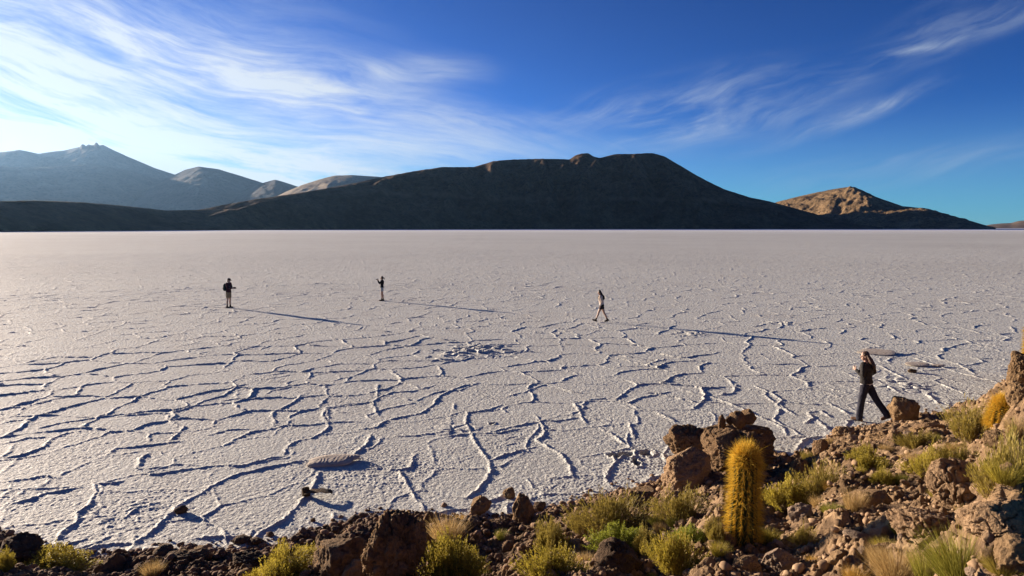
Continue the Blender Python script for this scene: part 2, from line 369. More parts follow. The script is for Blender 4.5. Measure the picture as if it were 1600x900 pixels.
# broken, trampled patches of crust
def window(c, rad):
    rc, ac = math.hypot(c[0], c[1]), math.atan2(c[0], c[1])
    return slice(*np.searchsorted(row_r, (rc - rad, rc + rad))), slice(*np.searchsorted(aa, (ac - rad / rc, ac + rad / rc)))
def patch(px0, py0, wpx, hpx, amp_):
    c = salt_point(px0, py0); a = wpx * c[1] / F_PX; b = c[1] - salt_point(px0, py0 + hpx)[1]
    I, J_ = window(c, 1.8 * max(a, b)); xs, ys = x[I, J_], y[I, J_]
    m = np.exp(-(((xs - c[0]) / a) ** 2 + ((ys - c[1]) / b) ** 2) ** 1.5)
    e3, f3, id3 = voro(xs + 0.1 * n2(xs * 3, ys * 3, 31), ys, 0.34, 33)
    Hh[I, J_] += amp_ * m * (id3 > 0.45) * sstep(e3, 0.01, 0.06)
for p in ((745, 548, 60, 10, 0.075), (690, 560, 25, 6, 0.05), (1075, 522, 28, 4, 0.05), (715, 672, 40, 12, 0.025), (200, 800, 60, 18, 0.018), (240, 865, 50, 12, 0.05), (1220, 505, 22, 4, 0.05), (810, 700, 30, 10, 0.012),
          (1400, 600, 50, 12, 0.04), (1330, 690, 40, 12, 0.05), (1060, 745, 25, 8, 0.05)): patch(*p)
# orange-peel grain of the crust
Hh += crust_grain
# holes where the crust has fallen in
mud = np.zeros_like(Hh)
for (hx, hy, wpx, hpx) in ((960, 712, 9, 4), (978, 711, 12, 3.5), (1010, 709, 11, 4), (994, 722, 5.5, 6), (769, 662, 4, 1.5)):
    c = salt_point(hx, hy); a = wpx * c[1] / F_PX; b = c[1] - salt_point(hx, hy + hpx)[1]
    I, J_ = window(c, 3 * max(a, b)); xs, ys = x[I, J_], y[I, J_]
    q = ((xs - c[0] + 0.05 * n2(xs * 9, ys * 9, 50)) / a) ** 2 + ((ys - c[1] + 0.08 * n2(xs * 9, ys * 9, 51)) / b) ** 2
    m = 1 - sstep(q, 0.55, 1.25); mud[I, J_] = np.maximum(mud[I, J_], m)
    Hh[I, J_] += 0.02 * np.exp(-((q - 1.7) / 0.5) ** 2) * (q > 0.9) - 0.16 * m
dd, _ = inland(x, y)
kn = int(np.searchsorted(row_r, 27.0)); xs, ys = x[:kn], y[:kn]; dd = dd[:kn]
mud[:kn] = np.maximum(mud[:kn], 0.75 * (1 - sstep(-dd + 0.25 * n2(xs * 2.5, ys * 2.5, 52) + 0.15 * n2(xs * 8, ys * 8, 53), -0.1, 0.45)))
Z[k0:k1] = Hh * np.where(np.arange(k0, k1)[:, None] > k1 - 30, (k1 - np.arange(k0, k1)[:, None]) / 30.0, 1.0)
MUD[k0:k1] = mud
me = mesh_np('salt_flat', np.stack([X, Y, Z], -1).reshape(-1, 3), grid_quads(len(rr), len(aa))[:, ::-1])
attr(me, 'mud', MUD)
m, T, b = new_mat('salt_crust', 0.75, 0.25)
P = pos(T)
big = T.noise(P, 0.02, 5.0, 0.6); mid_ = T.noise(P, 0.9, 5.0, 0.6); fine_n = T.noise(P, 22.0, 5.0, 0.65)
px_, py_, pz_ = T.sep(P)
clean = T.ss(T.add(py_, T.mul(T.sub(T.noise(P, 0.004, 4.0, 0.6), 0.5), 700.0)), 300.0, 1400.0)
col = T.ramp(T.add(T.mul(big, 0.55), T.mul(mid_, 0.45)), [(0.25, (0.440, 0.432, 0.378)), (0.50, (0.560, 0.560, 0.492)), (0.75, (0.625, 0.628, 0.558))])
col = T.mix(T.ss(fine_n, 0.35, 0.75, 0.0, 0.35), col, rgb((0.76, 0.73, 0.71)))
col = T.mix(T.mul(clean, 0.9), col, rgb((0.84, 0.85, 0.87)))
stain = T.ss(T.noise(P, 0.22, 6.0, 0.62, 0.6), 0.54, 0.70, 0.0, 0.38)
col = T.mix(T.mul(stain, T.ss(T.noise(P, 1.7, 4.0, 0.6), 0.35, 0.6)), col, rgb((0.43, 0.385, 0.325)))
mudc = T.ramp(T.noise(P, 9.0, 5.0, 0.65), [(0.3, (0.10, 0.065, 0.045)), (0.7, (0.30, 0.22, 0.16))])
col = T.mix(at(T, 'mud'), col, mudc)
T.l.new(col, b.inputs['Base Color'])
bh = T.add(T.mul(T.noise(P, 26.0, 5.0, 0.6), 1.0), T.mul(T.noise(P, 9.0, 3.0, 0.5), 1.6))
T.l.new(T.bump(bh, 0.9, 0.028), b.inputs['Normal'])
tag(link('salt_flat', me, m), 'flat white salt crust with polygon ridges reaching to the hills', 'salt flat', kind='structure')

# ------------------------------------------------------------------ hills
def hill(name, prof, r0f, r1f, back, a_lo, a_hi, ncol, nrow, mat, label, seed, gully=0.12, rough=0.02, pw=0.85, humps=()):
    """prof: skyline (px, py). r0f/r1f: distance of the foot and of the crest for an azimuth."""
    ae = np.array([px_ae(*p) for p in prof]); A = np.linspace(a_lo, a_hi, ncol)
    crest = np.interp(A, ae[:, 0], np.tan(ae[:, 1]))
    for _ in range(1): crest = np.convolve(np.pad(crest, 2, mode='edge'), [0.1, 0.2, 0.4, 0.2, 0.1], 'valid')
    r0, r1 = r0f(A), r1f(A); H = np.maximum(crest * r1 + CAM_H, 0.0)
    kk = max(3, ncol // 40) | 1; Hs = np.convolve(np.pad(H, kk // 2, mode='edge'), np.hanning(kk + 2)[1:-1] / np.hanning(kk + 2)[1:-1].sum(), 'valid')[:len(H)]; Hs = np.minimum(Hs, H * 1.05 + 1)
    t = np.concatenate([np.linspace(0, 1, nrow), 1 + np.linspace(0, 1, nrow // 3)[1:]])
    T_, A_ = np.meshgrid(t, A, indexing='ij')
    r = np.where(T_ <= 1, r0 + (r1 - r0) * T_, r1 + back * (T_ - 1))
    xx, yy = r * np.sin(A_), r * np.cos(A_)
    s = np.where(T_ <= 1, np.power(np.clip(T_, 0, 1), pw) , 1 - sstep(T_, 1.0, 2.0))
    s = np.where(T_ <= 1, 0.65 * s + 0.35 * np.sin(np.clip(T_, 0, 1) * np.pi / 2), s)
    L = np.mean(r1 - r0)
    g = 1 - np.abs(n2(A_ * r1 / L * 3.2 + 0.4 * n2(xx / L * 2, yy / L * 2, seed + 7), T_ * 0.9, seed)) * 1.6
    g2 = 1 - np.abs(n2(A_ * r1 / L * 9.0 + 0.5 * n2(xx / L * 5, yy / L * 5, seed + 8), T_ * 2.0, seed + 1)) * 1.6
    en = np.sin(np.clip(T_, 0, 1) * np.pi) * (T_ < 1)
    H2 = Hs + (H - Hs) * sstep(T_, 0.72, 1.0); z = H2 * (s + en * (gully * (g - 0.6) + 0.35 * gully * (g2 - 0.6)))
    z = z + H * rough * fbm2(xx / L * 14, yy / L * 14, 4, seed + 3) * sstep(T_, 0.0, 0.2) * (1 - 0.85 * sstep(T_, 0.8, 1.0))
    for (hpx, ht, hw, htw, hh) in humps:
        ha = px_ae(hpx, 356)[0]; z = z + hh * np.exp(-((A_ - ha) * F_PX / hw) ** 2 - ((T_ - ht) / htw) ** 2) * (1 + 0.25 * n2(A_ * 160, T_ * 9, seed + 9))
    z = np.where(T_ <= 0, -0.5, z)
    o = link(name, mesh_np(name, np.stack([xx, yy, z], -1).reshape(-1, 3), grid_quads(len(t), ncol)[:, ::-1]), mat)
    return tag(o, label, 'hill', kind='structure')
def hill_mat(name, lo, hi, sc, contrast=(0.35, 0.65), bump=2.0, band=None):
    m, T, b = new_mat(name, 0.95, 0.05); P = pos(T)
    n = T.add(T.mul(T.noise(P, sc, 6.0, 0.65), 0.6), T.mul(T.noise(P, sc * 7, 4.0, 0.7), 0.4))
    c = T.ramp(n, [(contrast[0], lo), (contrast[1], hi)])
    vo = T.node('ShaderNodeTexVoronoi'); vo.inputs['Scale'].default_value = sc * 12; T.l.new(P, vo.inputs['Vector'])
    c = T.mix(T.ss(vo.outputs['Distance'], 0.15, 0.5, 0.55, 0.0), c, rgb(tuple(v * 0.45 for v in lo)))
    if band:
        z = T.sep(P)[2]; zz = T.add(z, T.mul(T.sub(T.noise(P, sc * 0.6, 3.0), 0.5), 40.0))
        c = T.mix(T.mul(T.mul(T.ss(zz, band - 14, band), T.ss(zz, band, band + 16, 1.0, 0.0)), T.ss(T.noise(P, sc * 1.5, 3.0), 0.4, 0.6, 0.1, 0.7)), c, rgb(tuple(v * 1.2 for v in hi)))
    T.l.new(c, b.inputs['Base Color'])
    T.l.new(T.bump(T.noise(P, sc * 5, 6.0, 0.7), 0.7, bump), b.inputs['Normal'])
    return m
interp = lambda pts: (lambda A: np.interp(A, [px_ae(p, 356)[0] for p, _ in pts], [v for _, v in pts]))
MAIN = [(-900, 330), (-400, 322), (-100, 312), (0, 314), (60, 313), (130, 316), (200, 322), (260, 329), (310, 328), (350, 320), (400, 311), (450, 304), (500, 296), (550, 287), (600, 276), (650, 267), (690, 261),
        (720, 261), (740, 261), (770, 252), (800, 249), (850, 248), (890, 249), (900, 242), (908, 240), (920, 239), (926, 244), (935, 247), (960, 241), (1000, 240), (1020, 239), (1040, 245), (1060, 257), (1090, 275), (1130, 295), (1170, 308),
        (1200, 314), (1230, 322), (1280, 336), (1330, 348), (1380, 355.5)]
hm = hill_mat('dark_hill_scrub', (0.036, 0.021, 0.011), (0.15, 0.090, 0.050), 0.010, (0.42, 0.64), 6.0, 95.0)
hill('hill', MAIN, interp([(-900, 700), (0, 950), (400, 1400), (800, 1900), (1380, 2300)]), interp([(-900, 900), (0, 1150), (400, 1640), (800, 2550), (1380, 2800)]),
     1100, px_ae(-900, 356)[0], px_ae(1380, 356)[0], 900, 110, hm, 'long dark brown hill with a flat notched summit rising behind the salt', 60, 0.20, 0.03)
SMALL = [(1120, 355.5), (1180, 325), (1220, 314), (1260, 304), (1300, 296), (1318, 293), (1332, 292), (1345, 296), (1370, 308), (1410, 322), (1450, 326), (1490, 338), (1520, 346), (1540, 352), (1556, 355.5)]
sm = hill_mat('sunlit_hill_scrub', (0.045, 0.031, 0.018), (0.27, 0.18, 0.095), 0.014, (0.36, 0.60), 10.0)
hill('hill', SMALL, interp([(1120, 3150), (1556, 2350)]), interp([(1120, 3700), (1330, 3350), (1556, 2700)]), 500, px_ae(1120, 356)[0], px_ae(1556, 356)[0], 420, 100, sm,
     'smaller rounded hill with sunlit tan scrub at the right end', 70, 0.16, 0.04,
     humps=((1322, 0.70, 26, 0.12, 14), (1345, 0.55, 20, 0.16, 18), (1300, 0.55, 16, 0.12, 12), (1440, 0.50, 22, 0.2, 16), (1475, 0.40, 18, 0.2, 14), (1410, 0.35, 16, 0.2, 12), (1505, 0.45, 14, 0.2, 10), (1450, 0.2, 14, 0.12, 8)))
hill('hill', [(1528, 355.6), (1545, 351), (1565, 349), (1580, 348.5), (1592, 345), (1610, 344), (1700, 346), (1850, 350), (2000, 355.6)], interp([(1500, 5200), (2000, 5200)]), interp([(1500, 6000), (2000, 6000)]), 700,
     px_ae(1528, 356)[0], px_ae(2000, 356)[0], 200, 40, hill_mat('far_hill_scrub', (0.10, 0.075, 0.055), (0.22, 0.17, 0.13), 0.008), 'low distant brown islet on the right horizon', 80)
PEAK = [(-1200, 300), (-700, 270), (-300, 250), (-100, 248), (0, 238), (30, 234), (60, 240), (100, 235), (122, 230), (125, 230), (127, 225.5), (132, 226), (134, 229), (138, 225.5), (143, 227), (147, 226), (149, 222), (152, 222.5), (155, 227), (161, 226), (165, 228), (172, 232), (200, 245), (240, 262), (275, 273), (320, 290), (400, 318), (470, 345), (520, 355.6)]
pm = hill_mat('mountain_rock', (0.045, 0.042, 0.040), (0.10, 0.088, 0.078), 0.0022, (0.35, 0.65), 30.0)
hill('mountain', PEAK, interp([(-1200, 7500), (520, 9000)]), interp([(-1200, 11000), (520, 12500)]), 3000, px_ae(-1200, 356)[0], px_ae(520, 356)[0], 1800, 90, pm,
     'hazy blue mountain with a jagged rocky summit at far left', 90, 0.09, 0.03)
hill('hill', [(-500, 262), (-100, 256), (60, 262), (150, 256), (210, 268), (260, 286), (330, 318), (400, 345), (440, 355.6)], interp([(-500, 6000), (440, 7600)]), interp([(-500, 8300), (440, 9400)]), 1500, px_ae(-500, 356)[0], px_ae(440, 356)[0], 350, 60, pm,
     'hazy grey foothill below the jagged mountain', 100, 0.10, 0.03)
hill('hill', [(120, 355.6), (180, 325), (230, 292), (275, 272), (290, 265), (310, 260), (340, 264), (380, 276), (430, 292), (480, 305), (540, 325), (620, 355.6)], interp([(120, 6200), (620, 6200)]), interp([(120, 8600), (620, 8600)]), 1800, px_ae(120, 356)[0], px_ae(620, 356)[0], 350, 60, pm,
     'hazy blue rounded hill right of the jagged mountain', 110, 0.08, 0.02)
hill('hill', [(330, 340), (380, 300), (410, 286), (430, 280.5), (445, 285), (470, 293), (520, 305), (600, 330), (660, 355.6)], interp([(330, 5400), (660, 5400)]), interp([(330, 7200), (660, 7200)]), 1200, px_ae(330, 356)[0], px_ae(660, 356)[0], 260, 50, pm,
     'small hazy peak between the blue hill and the tan hill', 120, 0.08, 0.02)
tm = hill_mat('tan_hill_grass', (0.26, 0.20, 0.13), (0.42, 0.33, 0.22), 0.004, (0.3, 0.7), 12.0)
hill('hill', [(360, 345), (410, 318), (450, 298), (475, 288), (500, 280), (522, 274.5), (550, 273.5), (590, 276), (650, 284), (720, 300), (820, 340), (860, 355.6)], interp([(360, 4300), (860, 4300)]), interp([(360, 5600), (860, 5600)]), 1300, px_ae(360, 356)[0], px_ae(860, 356)[0], 320, 60, tm,
     'pale tan hill showing behind the left flank of the dark hill', 130, 0.10, 0.02)

# ------------------------------------------------------------------ haze
HAZE_DENSITY = 1.5e-5
bmh = bmesh.new(); bmesh.ops.create_cube(bmh, size=1.0)
bmesh.ops.scale(bmh, verts=bmh.verts, vec=(34000, 34000, 2001)); bmesh.ops.translate(bmh, verts=bmh.verts, vec=(0, 0, 999.5))
hme = bpy.data.meshes.new('haze'); bmh.to_mesh(hme); bmh.free()
hz = bpy.data.materials.new('haze_air'); hz.use_nodes = True; HT = NT(hz.node_tree); HT.n.clear()
pv = HT.node('ShaderNodeVolumePrincipled'); pv.inputs['Density'].default_value = HAZE_DENSITY
pv.inputs['Color'].default_value = rgb((0.24, 0.44, 0.72)); pv.inputs['Anisotropy'].default_value = 0.55
ho = HT.node('ShaderNodeOutputMaterial'); HT.l.new(pv.outputs[0], ho.inputs['Volume'])
tag(link('haze', hme, hz), 'thin haze over the salt flat and the far hills', 'haze', kind='stuff')

# ------------------------------------------------------------------ rock and soil materials
def rock_mat(name, dark, light, scale=3.0, bump=0.6):
    m, T, b = new_mat(name, 0.92, 0.12); P = pos(T)
    info = T.node('ShaderNodeObjectInfo')
    n1 = T.noise(P, scale, 7.0, 0.65, 0.3); n2_ = T.noise(P, scale * 6, 6.0, 0.7); n3_ = T.noise(P, scale * 22, 4.0, 0.7)
    f = T.add(T.add(T.mul(n1, 0.45), T.mul(n2_, 0.35)), T.mul(n3_, 0.2))
    f = T.add(f, T.mul(T.sub(info.outputs['Random'], 0.5), 0.14))
    mid = tuple((a + c) / 2 * 0.95 for a, c in zip(dark, light))
    c = T.ramp(f, [(0.32, dark), (0.50, mid), (0.66, light), (0.80, tuple(min(0.55, v * 1.25) for v in light))])
    pit = T.node('ShaderNodeTexVoronoi'); pit.inputs['Scale'].default_value = scale * 9; T.l.new(P, pit.inputs['Vector'])
    c = T.mix(T.ss(pit.outputs['Distance'], 0.0, 0.22, 0.5, 0.0), c, rgb(tuple(v * 0.6 for v in dark)))
    T.l.new(c, b.inputs['Base Color'])
    h = T.add(T.add(T.mul(n2_, 1.0), T.mul(n3_, 0.5)), T.mul(pit.outputs['Distance'], 0.5))
    T.l.new(T.bump(h, bump + 0.3, 0.045), b.inputs['Normal'])
    return m
ROCK_TAN = rock_mat('tan_rock', (0.13, 0.081, 0.041), (0.37, 0.245, 0.13))
ROCK_PINK = rock_mat('pink_rock', (0.16, 0.10, 0.055), (0.41, 0.275, 0.16))
ROCK_BROWN = rock_mat('brown_rock', (0.095, 0.059, 0.032), (0.30, 0.19, 0.10))
ROCK_DARK = rock_mat('dark_rock', (0.060, 0.039, 0.024), (0.18, 0.115, 0.066))
ROCK_UMBER = rock_mat('umber_rock', (0.12, 0.075, 0.04), (0.36, 0.235, 0.125))
ROCK_GREY = rock_mat('grey_rock', (0.15, 0.11, 0.08), (0.36, 0.26, 0.18))

# bank ground
br = np.concatenate([np.arange(1.2, 3.6, 0.06), np.arange(3.6, 12.0, 0.016), np.arange(12.0, 18.0, 0.028), np.arange(18, 27.0, 0.06)])
ba = np.linspace(R(-50), R(50), 1150)
Rb, Ab = np.meshgrid(br, ba, indexing='ij'); bx, by = (Rb * np.sin(Ab)).astype(np.float32), (Rb * np.cos(Ab)).astype(np.float32)
zb = bank_base(bx, by).astype(np.float32); dd, _ = inland(bx, by)
sx = bx + 0.08 * n2(bx * 3, by * 3, 200) + 0.025 * n2(bx * 11, by * 11, 202); sy = by + 0.08 * n2(bx * 3, by * 3, 201) + 0.025 * n2(bx * 11, by * 11, 203)
inl = sstep(dd, -0.2, 0.35)
def domes(size, seed, keep, amp_):
    """angular fragments: each cell is a tilted, chipped block"""
    e, (lx, ly), cid = voro(sx, sy, size, seed, local=True)
    on = cid > 1 - keep; hgt = 0.35 + 0.65 * ((cid * 37.7) % 1.0)
    ta = 6.283 * ((cid * 91.3) % 1.0); tb = 6.283 * ((cid * 17.9) % 1.0)
    p1 = 1 - 1.5 * (lx * np.cos(ta) + ly * np.sin(ta)) / size; p2 = 1.15 - 1.9 * (lx * np.cos(tb) + ly * np.sin(tb)) / size
    top = np.clip(np.minimum(np.minimum(p1, p2), 1.25), 0.05, 1.25)
    wall = np.clip(e / (size * 0.13), 0, 1) ** 0.7
    chip = 1 + 0.30 * n2(bx * 3.2 / size, by * 3.2 / size, seed + 40)
    return amp_ * on * hgt * top * wall * chip, np.where(on, (cid * 53.1) % 1.0, 0.0), on
d1, t1, o1 = domes(0.42, 210, 0.35, 0.085); d2, t2, o2 = domes(0.20, 211, 0.50, 0.055); d3, t3, o3 = domes(0.085, 212, 0.6, 0.035)
calm = 1 - 0.75 * np.exp(-((bx - 8.6) ** 2 + (by - 15.8) ** 2) / 1.2)   # trodden ground where the walker passes
zb = zb + inl * calm * (0.16 * fbm2(bx * 1.1, by * 1.1, 3, 220) + d1 + d2 + d3 + 0.030 * fbm2(bx * 9, by * 9, 3, 230, 0.6) * (0.4 + 0.6 * (d1 > 0.02)) + 0.013 * n2(bx * 30, by * 30, 235))
zb = np.maximum(zb, -0.6)
tint = np.where(d1 > 0.03, t1, np.where(d2 > 0.015, t2, t3 * 0.8)); soil = (d1 < 0.02) & (d2 < 0.012)
bme = mesh_np('rocky_bank', np.stack([bx, by, zb], -1).reshape(-1, 3), grid_quads(len(br), len(ba))[:, ::-1])
attr(bme, 'tint', tint); attr(bme, 'soil', soil.astype(np.float32))
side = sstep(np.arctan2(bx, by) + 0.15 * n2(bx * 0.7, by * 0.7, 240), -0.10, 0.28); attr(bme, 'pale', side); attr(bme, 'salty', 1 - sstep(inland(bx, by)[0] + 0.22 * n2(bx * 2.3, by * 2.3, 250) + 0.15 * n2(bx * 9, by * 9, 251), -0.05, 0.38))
m, T, b = new_mat('rubble_ground', 0.95, 0.1); P = pos(T)
nn = T.add(T.mul(T.noise(P, 4.0, 7.0, 0.7), 0.5), T.mul(T.noise(P, 30.0, 5.0, 0.7), 0.5))
f = T.add(T.mul(nn, 0.65), T.mul(at(T, 'tint'), 0.35))
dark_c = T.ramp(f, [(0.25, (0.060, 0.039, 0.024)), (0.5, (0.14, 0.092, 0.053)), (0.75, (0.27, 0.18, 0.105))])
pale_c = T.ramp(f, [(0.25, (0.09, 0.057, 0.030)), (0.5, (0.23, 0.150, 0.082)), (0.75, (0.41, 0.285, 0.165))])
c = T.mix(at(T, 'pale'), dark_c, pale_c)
c = T.mix(T.mul(at(T, 'soil'), 0.55), c, T.ramp(T.noise(P, 12.0, 6.0, 0.75), [(0.35, (0.075, 0.048, 0.030)), (0.7, (0.20, 0.135, 0.085))]))
c = T.mix(T.mul(at(T, 'salty'), 0.7), c, rgb((0.50, 0.46, 0.41)))
T.l.new(c, b.inputs['Base Color'])
T.l.new(T.bump(T.add(T.noise(P, 30.0, 6.0, 0.7), T.mul(T.noise(P, 90.0, 3.0, 0.6), 0.4)), 0.8, 0.03), b.inputs['Normal'])
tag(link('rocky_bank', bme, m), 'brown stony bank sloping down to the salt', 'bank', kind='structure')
# height sampler on the finished bank
def bank_z(x_, y_):
    r = math.hypot(x_, y_); a = math.atan2(x_, y_)
    i = min(max(int(np.searchsorted(br, r)), 1), len(br) - 1); j = min(max(int(np.searchsorted(ba, a)), 1), len(ba) - 1)
    return max(float(zb[i, j]), 0.0)
def low_z(x_, y_, rad):
    return min(bank_z(x_ + rad * c_, y_ + rad * s_) for c_, s_ in ((0, 0), (0.7, 0), (-0.7, 0), (0, 0.7), (0, -0.7)))

# ------------------------------------------------------------------ rocks
_ico = {}
def ico(sub):
    if sub not in _ico:
        bm = bmesh.new(); bmesh.ops.create_icosphere(bm, subdivisions=sub, radius=1.0)
        v = np.array([p.co[:] for p in bm.verts], np.float32); f_ = np.array([[q.index for q in p.verts] for p in bm.faces], np.int32); bm.free()
        _ico[sub] = (v, f_)
    return _ico[sub]
def rock_shape(seed, sub=4, cuts=7, rough=1.0, lumpy=0.0, round_=False):
    rs = np.random.RandomState(seed); v, f_ = ico(sub); off = rs.rand(3) * 50
    n = v / np.linalg.norm(v, axis=1)[:, None]
    p = n * (1 + 0.30 * n3(n * 1.1 + off, seed) + 0.16 * n3(n * 2.4 + off, seed + 1))[:, None]
    for _ in range(cuts):
        k = rs.normal(size=3); k /= np.linalg.norm(k); c_ = rs.uniform(0.55, 0.92) if not round_ else rs.uniform(0.8, 1.0)
        pr = p @ k; ov = np.maximum(pr - c_, 0); p = p - 0.88 * ov[:, None] * k
    if lumpy:
        q = p + 0.25 * np.stack([n3(p * 2 + off, seed + 5), n3(p * 2 + off + 9, seed + 6), n3(p * 2 + off + 17, seed + 7)], 1)
        w = np.abs(n3(q * 2.6 + off, seed + 8)); p = p - n * (lumpy * 0.16 * np.exp(-(w / 0.07) ** 2))[:, None]
    d = 0.10 * n3(p * 3.7 + off, seed + 2) + 0.08 * (0.5 - np.abs(n3(p * 7.5 + off, seed + 3))) + 0.03 * n3(p * 15 + off, seed + 4)
    if sub >= 5: d = d + 0.035 * (0.5 - np.abs(n3(p * 28 + off, seed + 9))) + 0.016 * n3(p * 55 + off, seed + 10)
    p = p + n * (rough * d)[:, None]
    for _ in range(cuts // 2 + 3):                        # fresh fracture faces
        k = rs.normal(size=3); k /= np.linalg.norm(k); pr = p @ k; c_ = pr.max() * rs.uniform(0.72, 0.93)
        p = p - (0.93 * np.maximum(pr - c_, 0))[:, None] * k
    p = p + n * (rough * (0.020 * n3(p * 13 + off, seed + 11) + 0.012 * n3(p * 31 + off, seed + 12)))[:, None]
    lo, hi = p.min(0), p.max(0)
    p = (p - (lo + hi) / 2) / ((hi - lo) / 2)             # unit box, so a size can be asked for
    return p, f_
def rock_mesh(name, seed, **kw):
    p, f_ = rock_shape(seed, **kw); return mesh_np(name, p, f_)
def boulder(px, py, wpx, hpx, mat, label, seed, depth=1.0, sub=5, rz=None, group=None, sink=0.22, ground=None, tilt=0.0, lift=None, name='boulder', **kw):
    """px, py: where the boulder meets the ground at its nearest; wpx, hpx: how wide and tall it shows"""
    g, D = on_bank(px, py)
    w, h = wpx * D / F_PX / 2, hpx * D / F_PX / 2 * (1 + sink)
    dirv = Vector((g.x, g.y, 0)).normalized(); g = g + dirv * w * depth * 0.75
    z = max(float(bank_base(np.array(g.x), np.array(g.y))), 0) if lift is None else lift
    o = link(name, rock_mesh(name, seed, sub=sub, **kw), mat)
    o.location = (g.x, g.y, z + h * (1 - 2 * sink / (1 + sink)) if lift is None else lift + h * 0.9)
    o.rotation_euler = (0, tilt, 0)
    o.scale = (w, w * depth, h)
    tag(o, label, 'boulder' if name == 'boulder' else 'rock', group)
    return o
boulder(617, 925, 112, 136, ROCK_UMBER, 'large dark brown boulder with a cracked face, dry grass tuft on its right shoulder', 301, depth=0.9, sub=6, cuts=6, lumpy=1.3, rough=2.3)
boulder(530, 915, 100, 72, ROCK_UMBER, 'low rubbly brown rock mass leaning against the left side of the large cracked boulder', 302, depth=0.9, lumpy=0.9)
boulder(557, 915, 44, 38, ROCK_TAN, 'smooth tan stone at the foot of the large cracked boulder', 303, cuts=3, rough=0.6)
boulder(1075, 768, 82, 66, ROCK_PINK, 'big sunlit pinkish boulder at the base of the outcrop left of the tall cactus', 304, depth=0.9, sub=6, cuts=6, lumpy=0.6)
boulder(1078, 728, 86, 58, ROCK_BROWN, 'rough dark boulder lying on top of the pinkish one, left end of the outcrop', 305, depth=0.8, lumpy=0.9, sub=6)
boulder(1150, 742, 108, 72, ROCK_BROWN, 'broad dark rock mass behind the tip of the tall cactus, shaded half of the outcrop', 306, depth=0.9, lumpy=1.0, sub=6)
boulder(1135, 712, 150, 46, ROCK_BROWN, 'flat brown rock slab forming the far ledge of the outcrop', 307, depth=0.5, lumpy=0.8)
OUT_Y = 1.0
g_, D_ = on_bank(1135, 728)
def crown(px, ptop, wpx, hpx, mat, label, seed, dist, **kw):
    """a stone perched so that it spans hpx pixels down from ptop, at the distance of its outcrop"""
    d = px_dir(px, ptop + hpx / 2); t = dist / d.y; w, h = wpx * dist / F_PX / 2, hpx * dist / F_PX / 2
    o = link('stone', rock_mesh('stone', seed, sub=4, **kw), mat, loc=(d.x * t, dist, CAM_H + d.z * t)); o.scale = (w, w, h)
    return tag(o, label, 'stone')
crown(1128, 647, 13, 30, ROCK_BROWN, 'thin upright stone standing on the outcrop ledge', 308, D_ + 0.45, cuts=4)
crown(1152, 640, 26, 30, ROCK_BROWN, 'tilted brown stone carrying the round knob on the outcrop ledge', 309, D_ + 0.5, cuts=4)
crown(1167, 638, 27, 26, ROCK_BROWN, 'rounded dark knob at the top right of the outcrop', 310, D_ + 0.55, cuts=2)
crown(1140, 649, 14, 16, ROCK_DARK, 'small dark stone between the upright stone and the knob', 311, D_ + 0.5, cuts=2)
crown(1106, 668, 22, 34, ROCK_BROWN, 'stubby brown stone stuck to the front of the outcrop', 312, D_ + 0.2, cuts=4)
boulder(818, 818, 38, 48, ROCK_BROWN, 'upright brown rock on the salt edge, tallest of the shoreline rocks', 313, cuts=8, rough=1.9)
boulder(752, 808, 36, 30, ROCK_TAN, 'rounded brown rock on the salt left of the upright shoreline rock', 314, cuts=9, rough=1.9)
boulder(795, 781, 21, 18, ROCK_TAN, 'small pointed brown rock alone on the salt above the upright shoreline rock', 315, sub=4, cuts=6)
boulder(672, 822, 22, 26, ROCK_BROWN, 'small pointed dark rock in the salt bay right of the large cracked boulder', 316, sub=4)
boulder(843, 800, 22, 14, ROCK_DARK, 'flat dark stone touching the right side of the upright shoreline rock', 317, sub=4)
boulder(906, 797, 26, 16, ROCK_PINK, 'squat sunlit stone at the salt edge right of the upright rock', 318, sub=4)
boulder(1411, 660, 50, 40, ROCK_TAN, 'round sunlit boulder behind the walking woman in dark trousers', 319, depth=0.9, cuts=3, lumpy=0.4, sub=5, round_=True)
boulder(1281, 714, 28, 30, ROCK_BROWN, 'upright brown rock at the salt edge right of the outcrop', 320, cuts=5)
boulder(1250, 750, 32, 34, ROCK_BROWN, 'brown rock on the bank below the upright salt edge rock', 321, cuts=5)
boulder(1220, 900, 66, 44, ROCK_GREY, 'pale angular boulder at the bottom of the frame right of the tall cactus', 322, cuts=8, sub=6, depth=0.8)
boulder(1591, 642, 42, 46, ROCK_TAN, 'lower knobbly tan rock at the right edge of the frame', 323, lumpy=1.0)
boulder(1598, 614, 50, 66, ROCK_TAN, 'upper knobbly tan rock stacked at the right edge of the frame', 324, lumpy=1.0, sub=6)
boulder(965, 905, 84, 56, ROCK_DARK, 'dark crumbly rock between the bottom green shrubs', 325, lumpy=1.0)
boulder(1165, 905, 50, 34, ROCK_TAN, 'low tan rock just right of the bright green shrub', 326, lumpy=0.7)
boulder(1500, 790, 110, 74, ROCK_PINK, 'large fractured pinkish ledge left of the big right hand shrub', 327, lumpy=1.2, sub=6, depth=0.8)
boulder(1470, 740, 60, 36, ROCK_PINK, 'jagged pink rock at the top of the fractured ledge', 328, lumpy=1.0)
boulder(1560, 850, 110, 70, ROCK_PINK, 'broad pale fractured rock below the big right hand shrub', 329, lumpy=1.2, sub=6)
boulder(1440, 860, 90, 56, ROCK_PINK, 'crumbly pink rock above the bottom green grass clump', 330, lumpy=1.2, sub=6)
boulder(1360, 800, 60, 34, ROCK_TAN, 'flat shaded slab in the middle of the right hand rubble', 331, cuts=6)
boulder(1250, 822, 44, 30, ROCK_GREY, 'grey stone under the yellow shrub right of the tall cactus', 332, cuts=5)
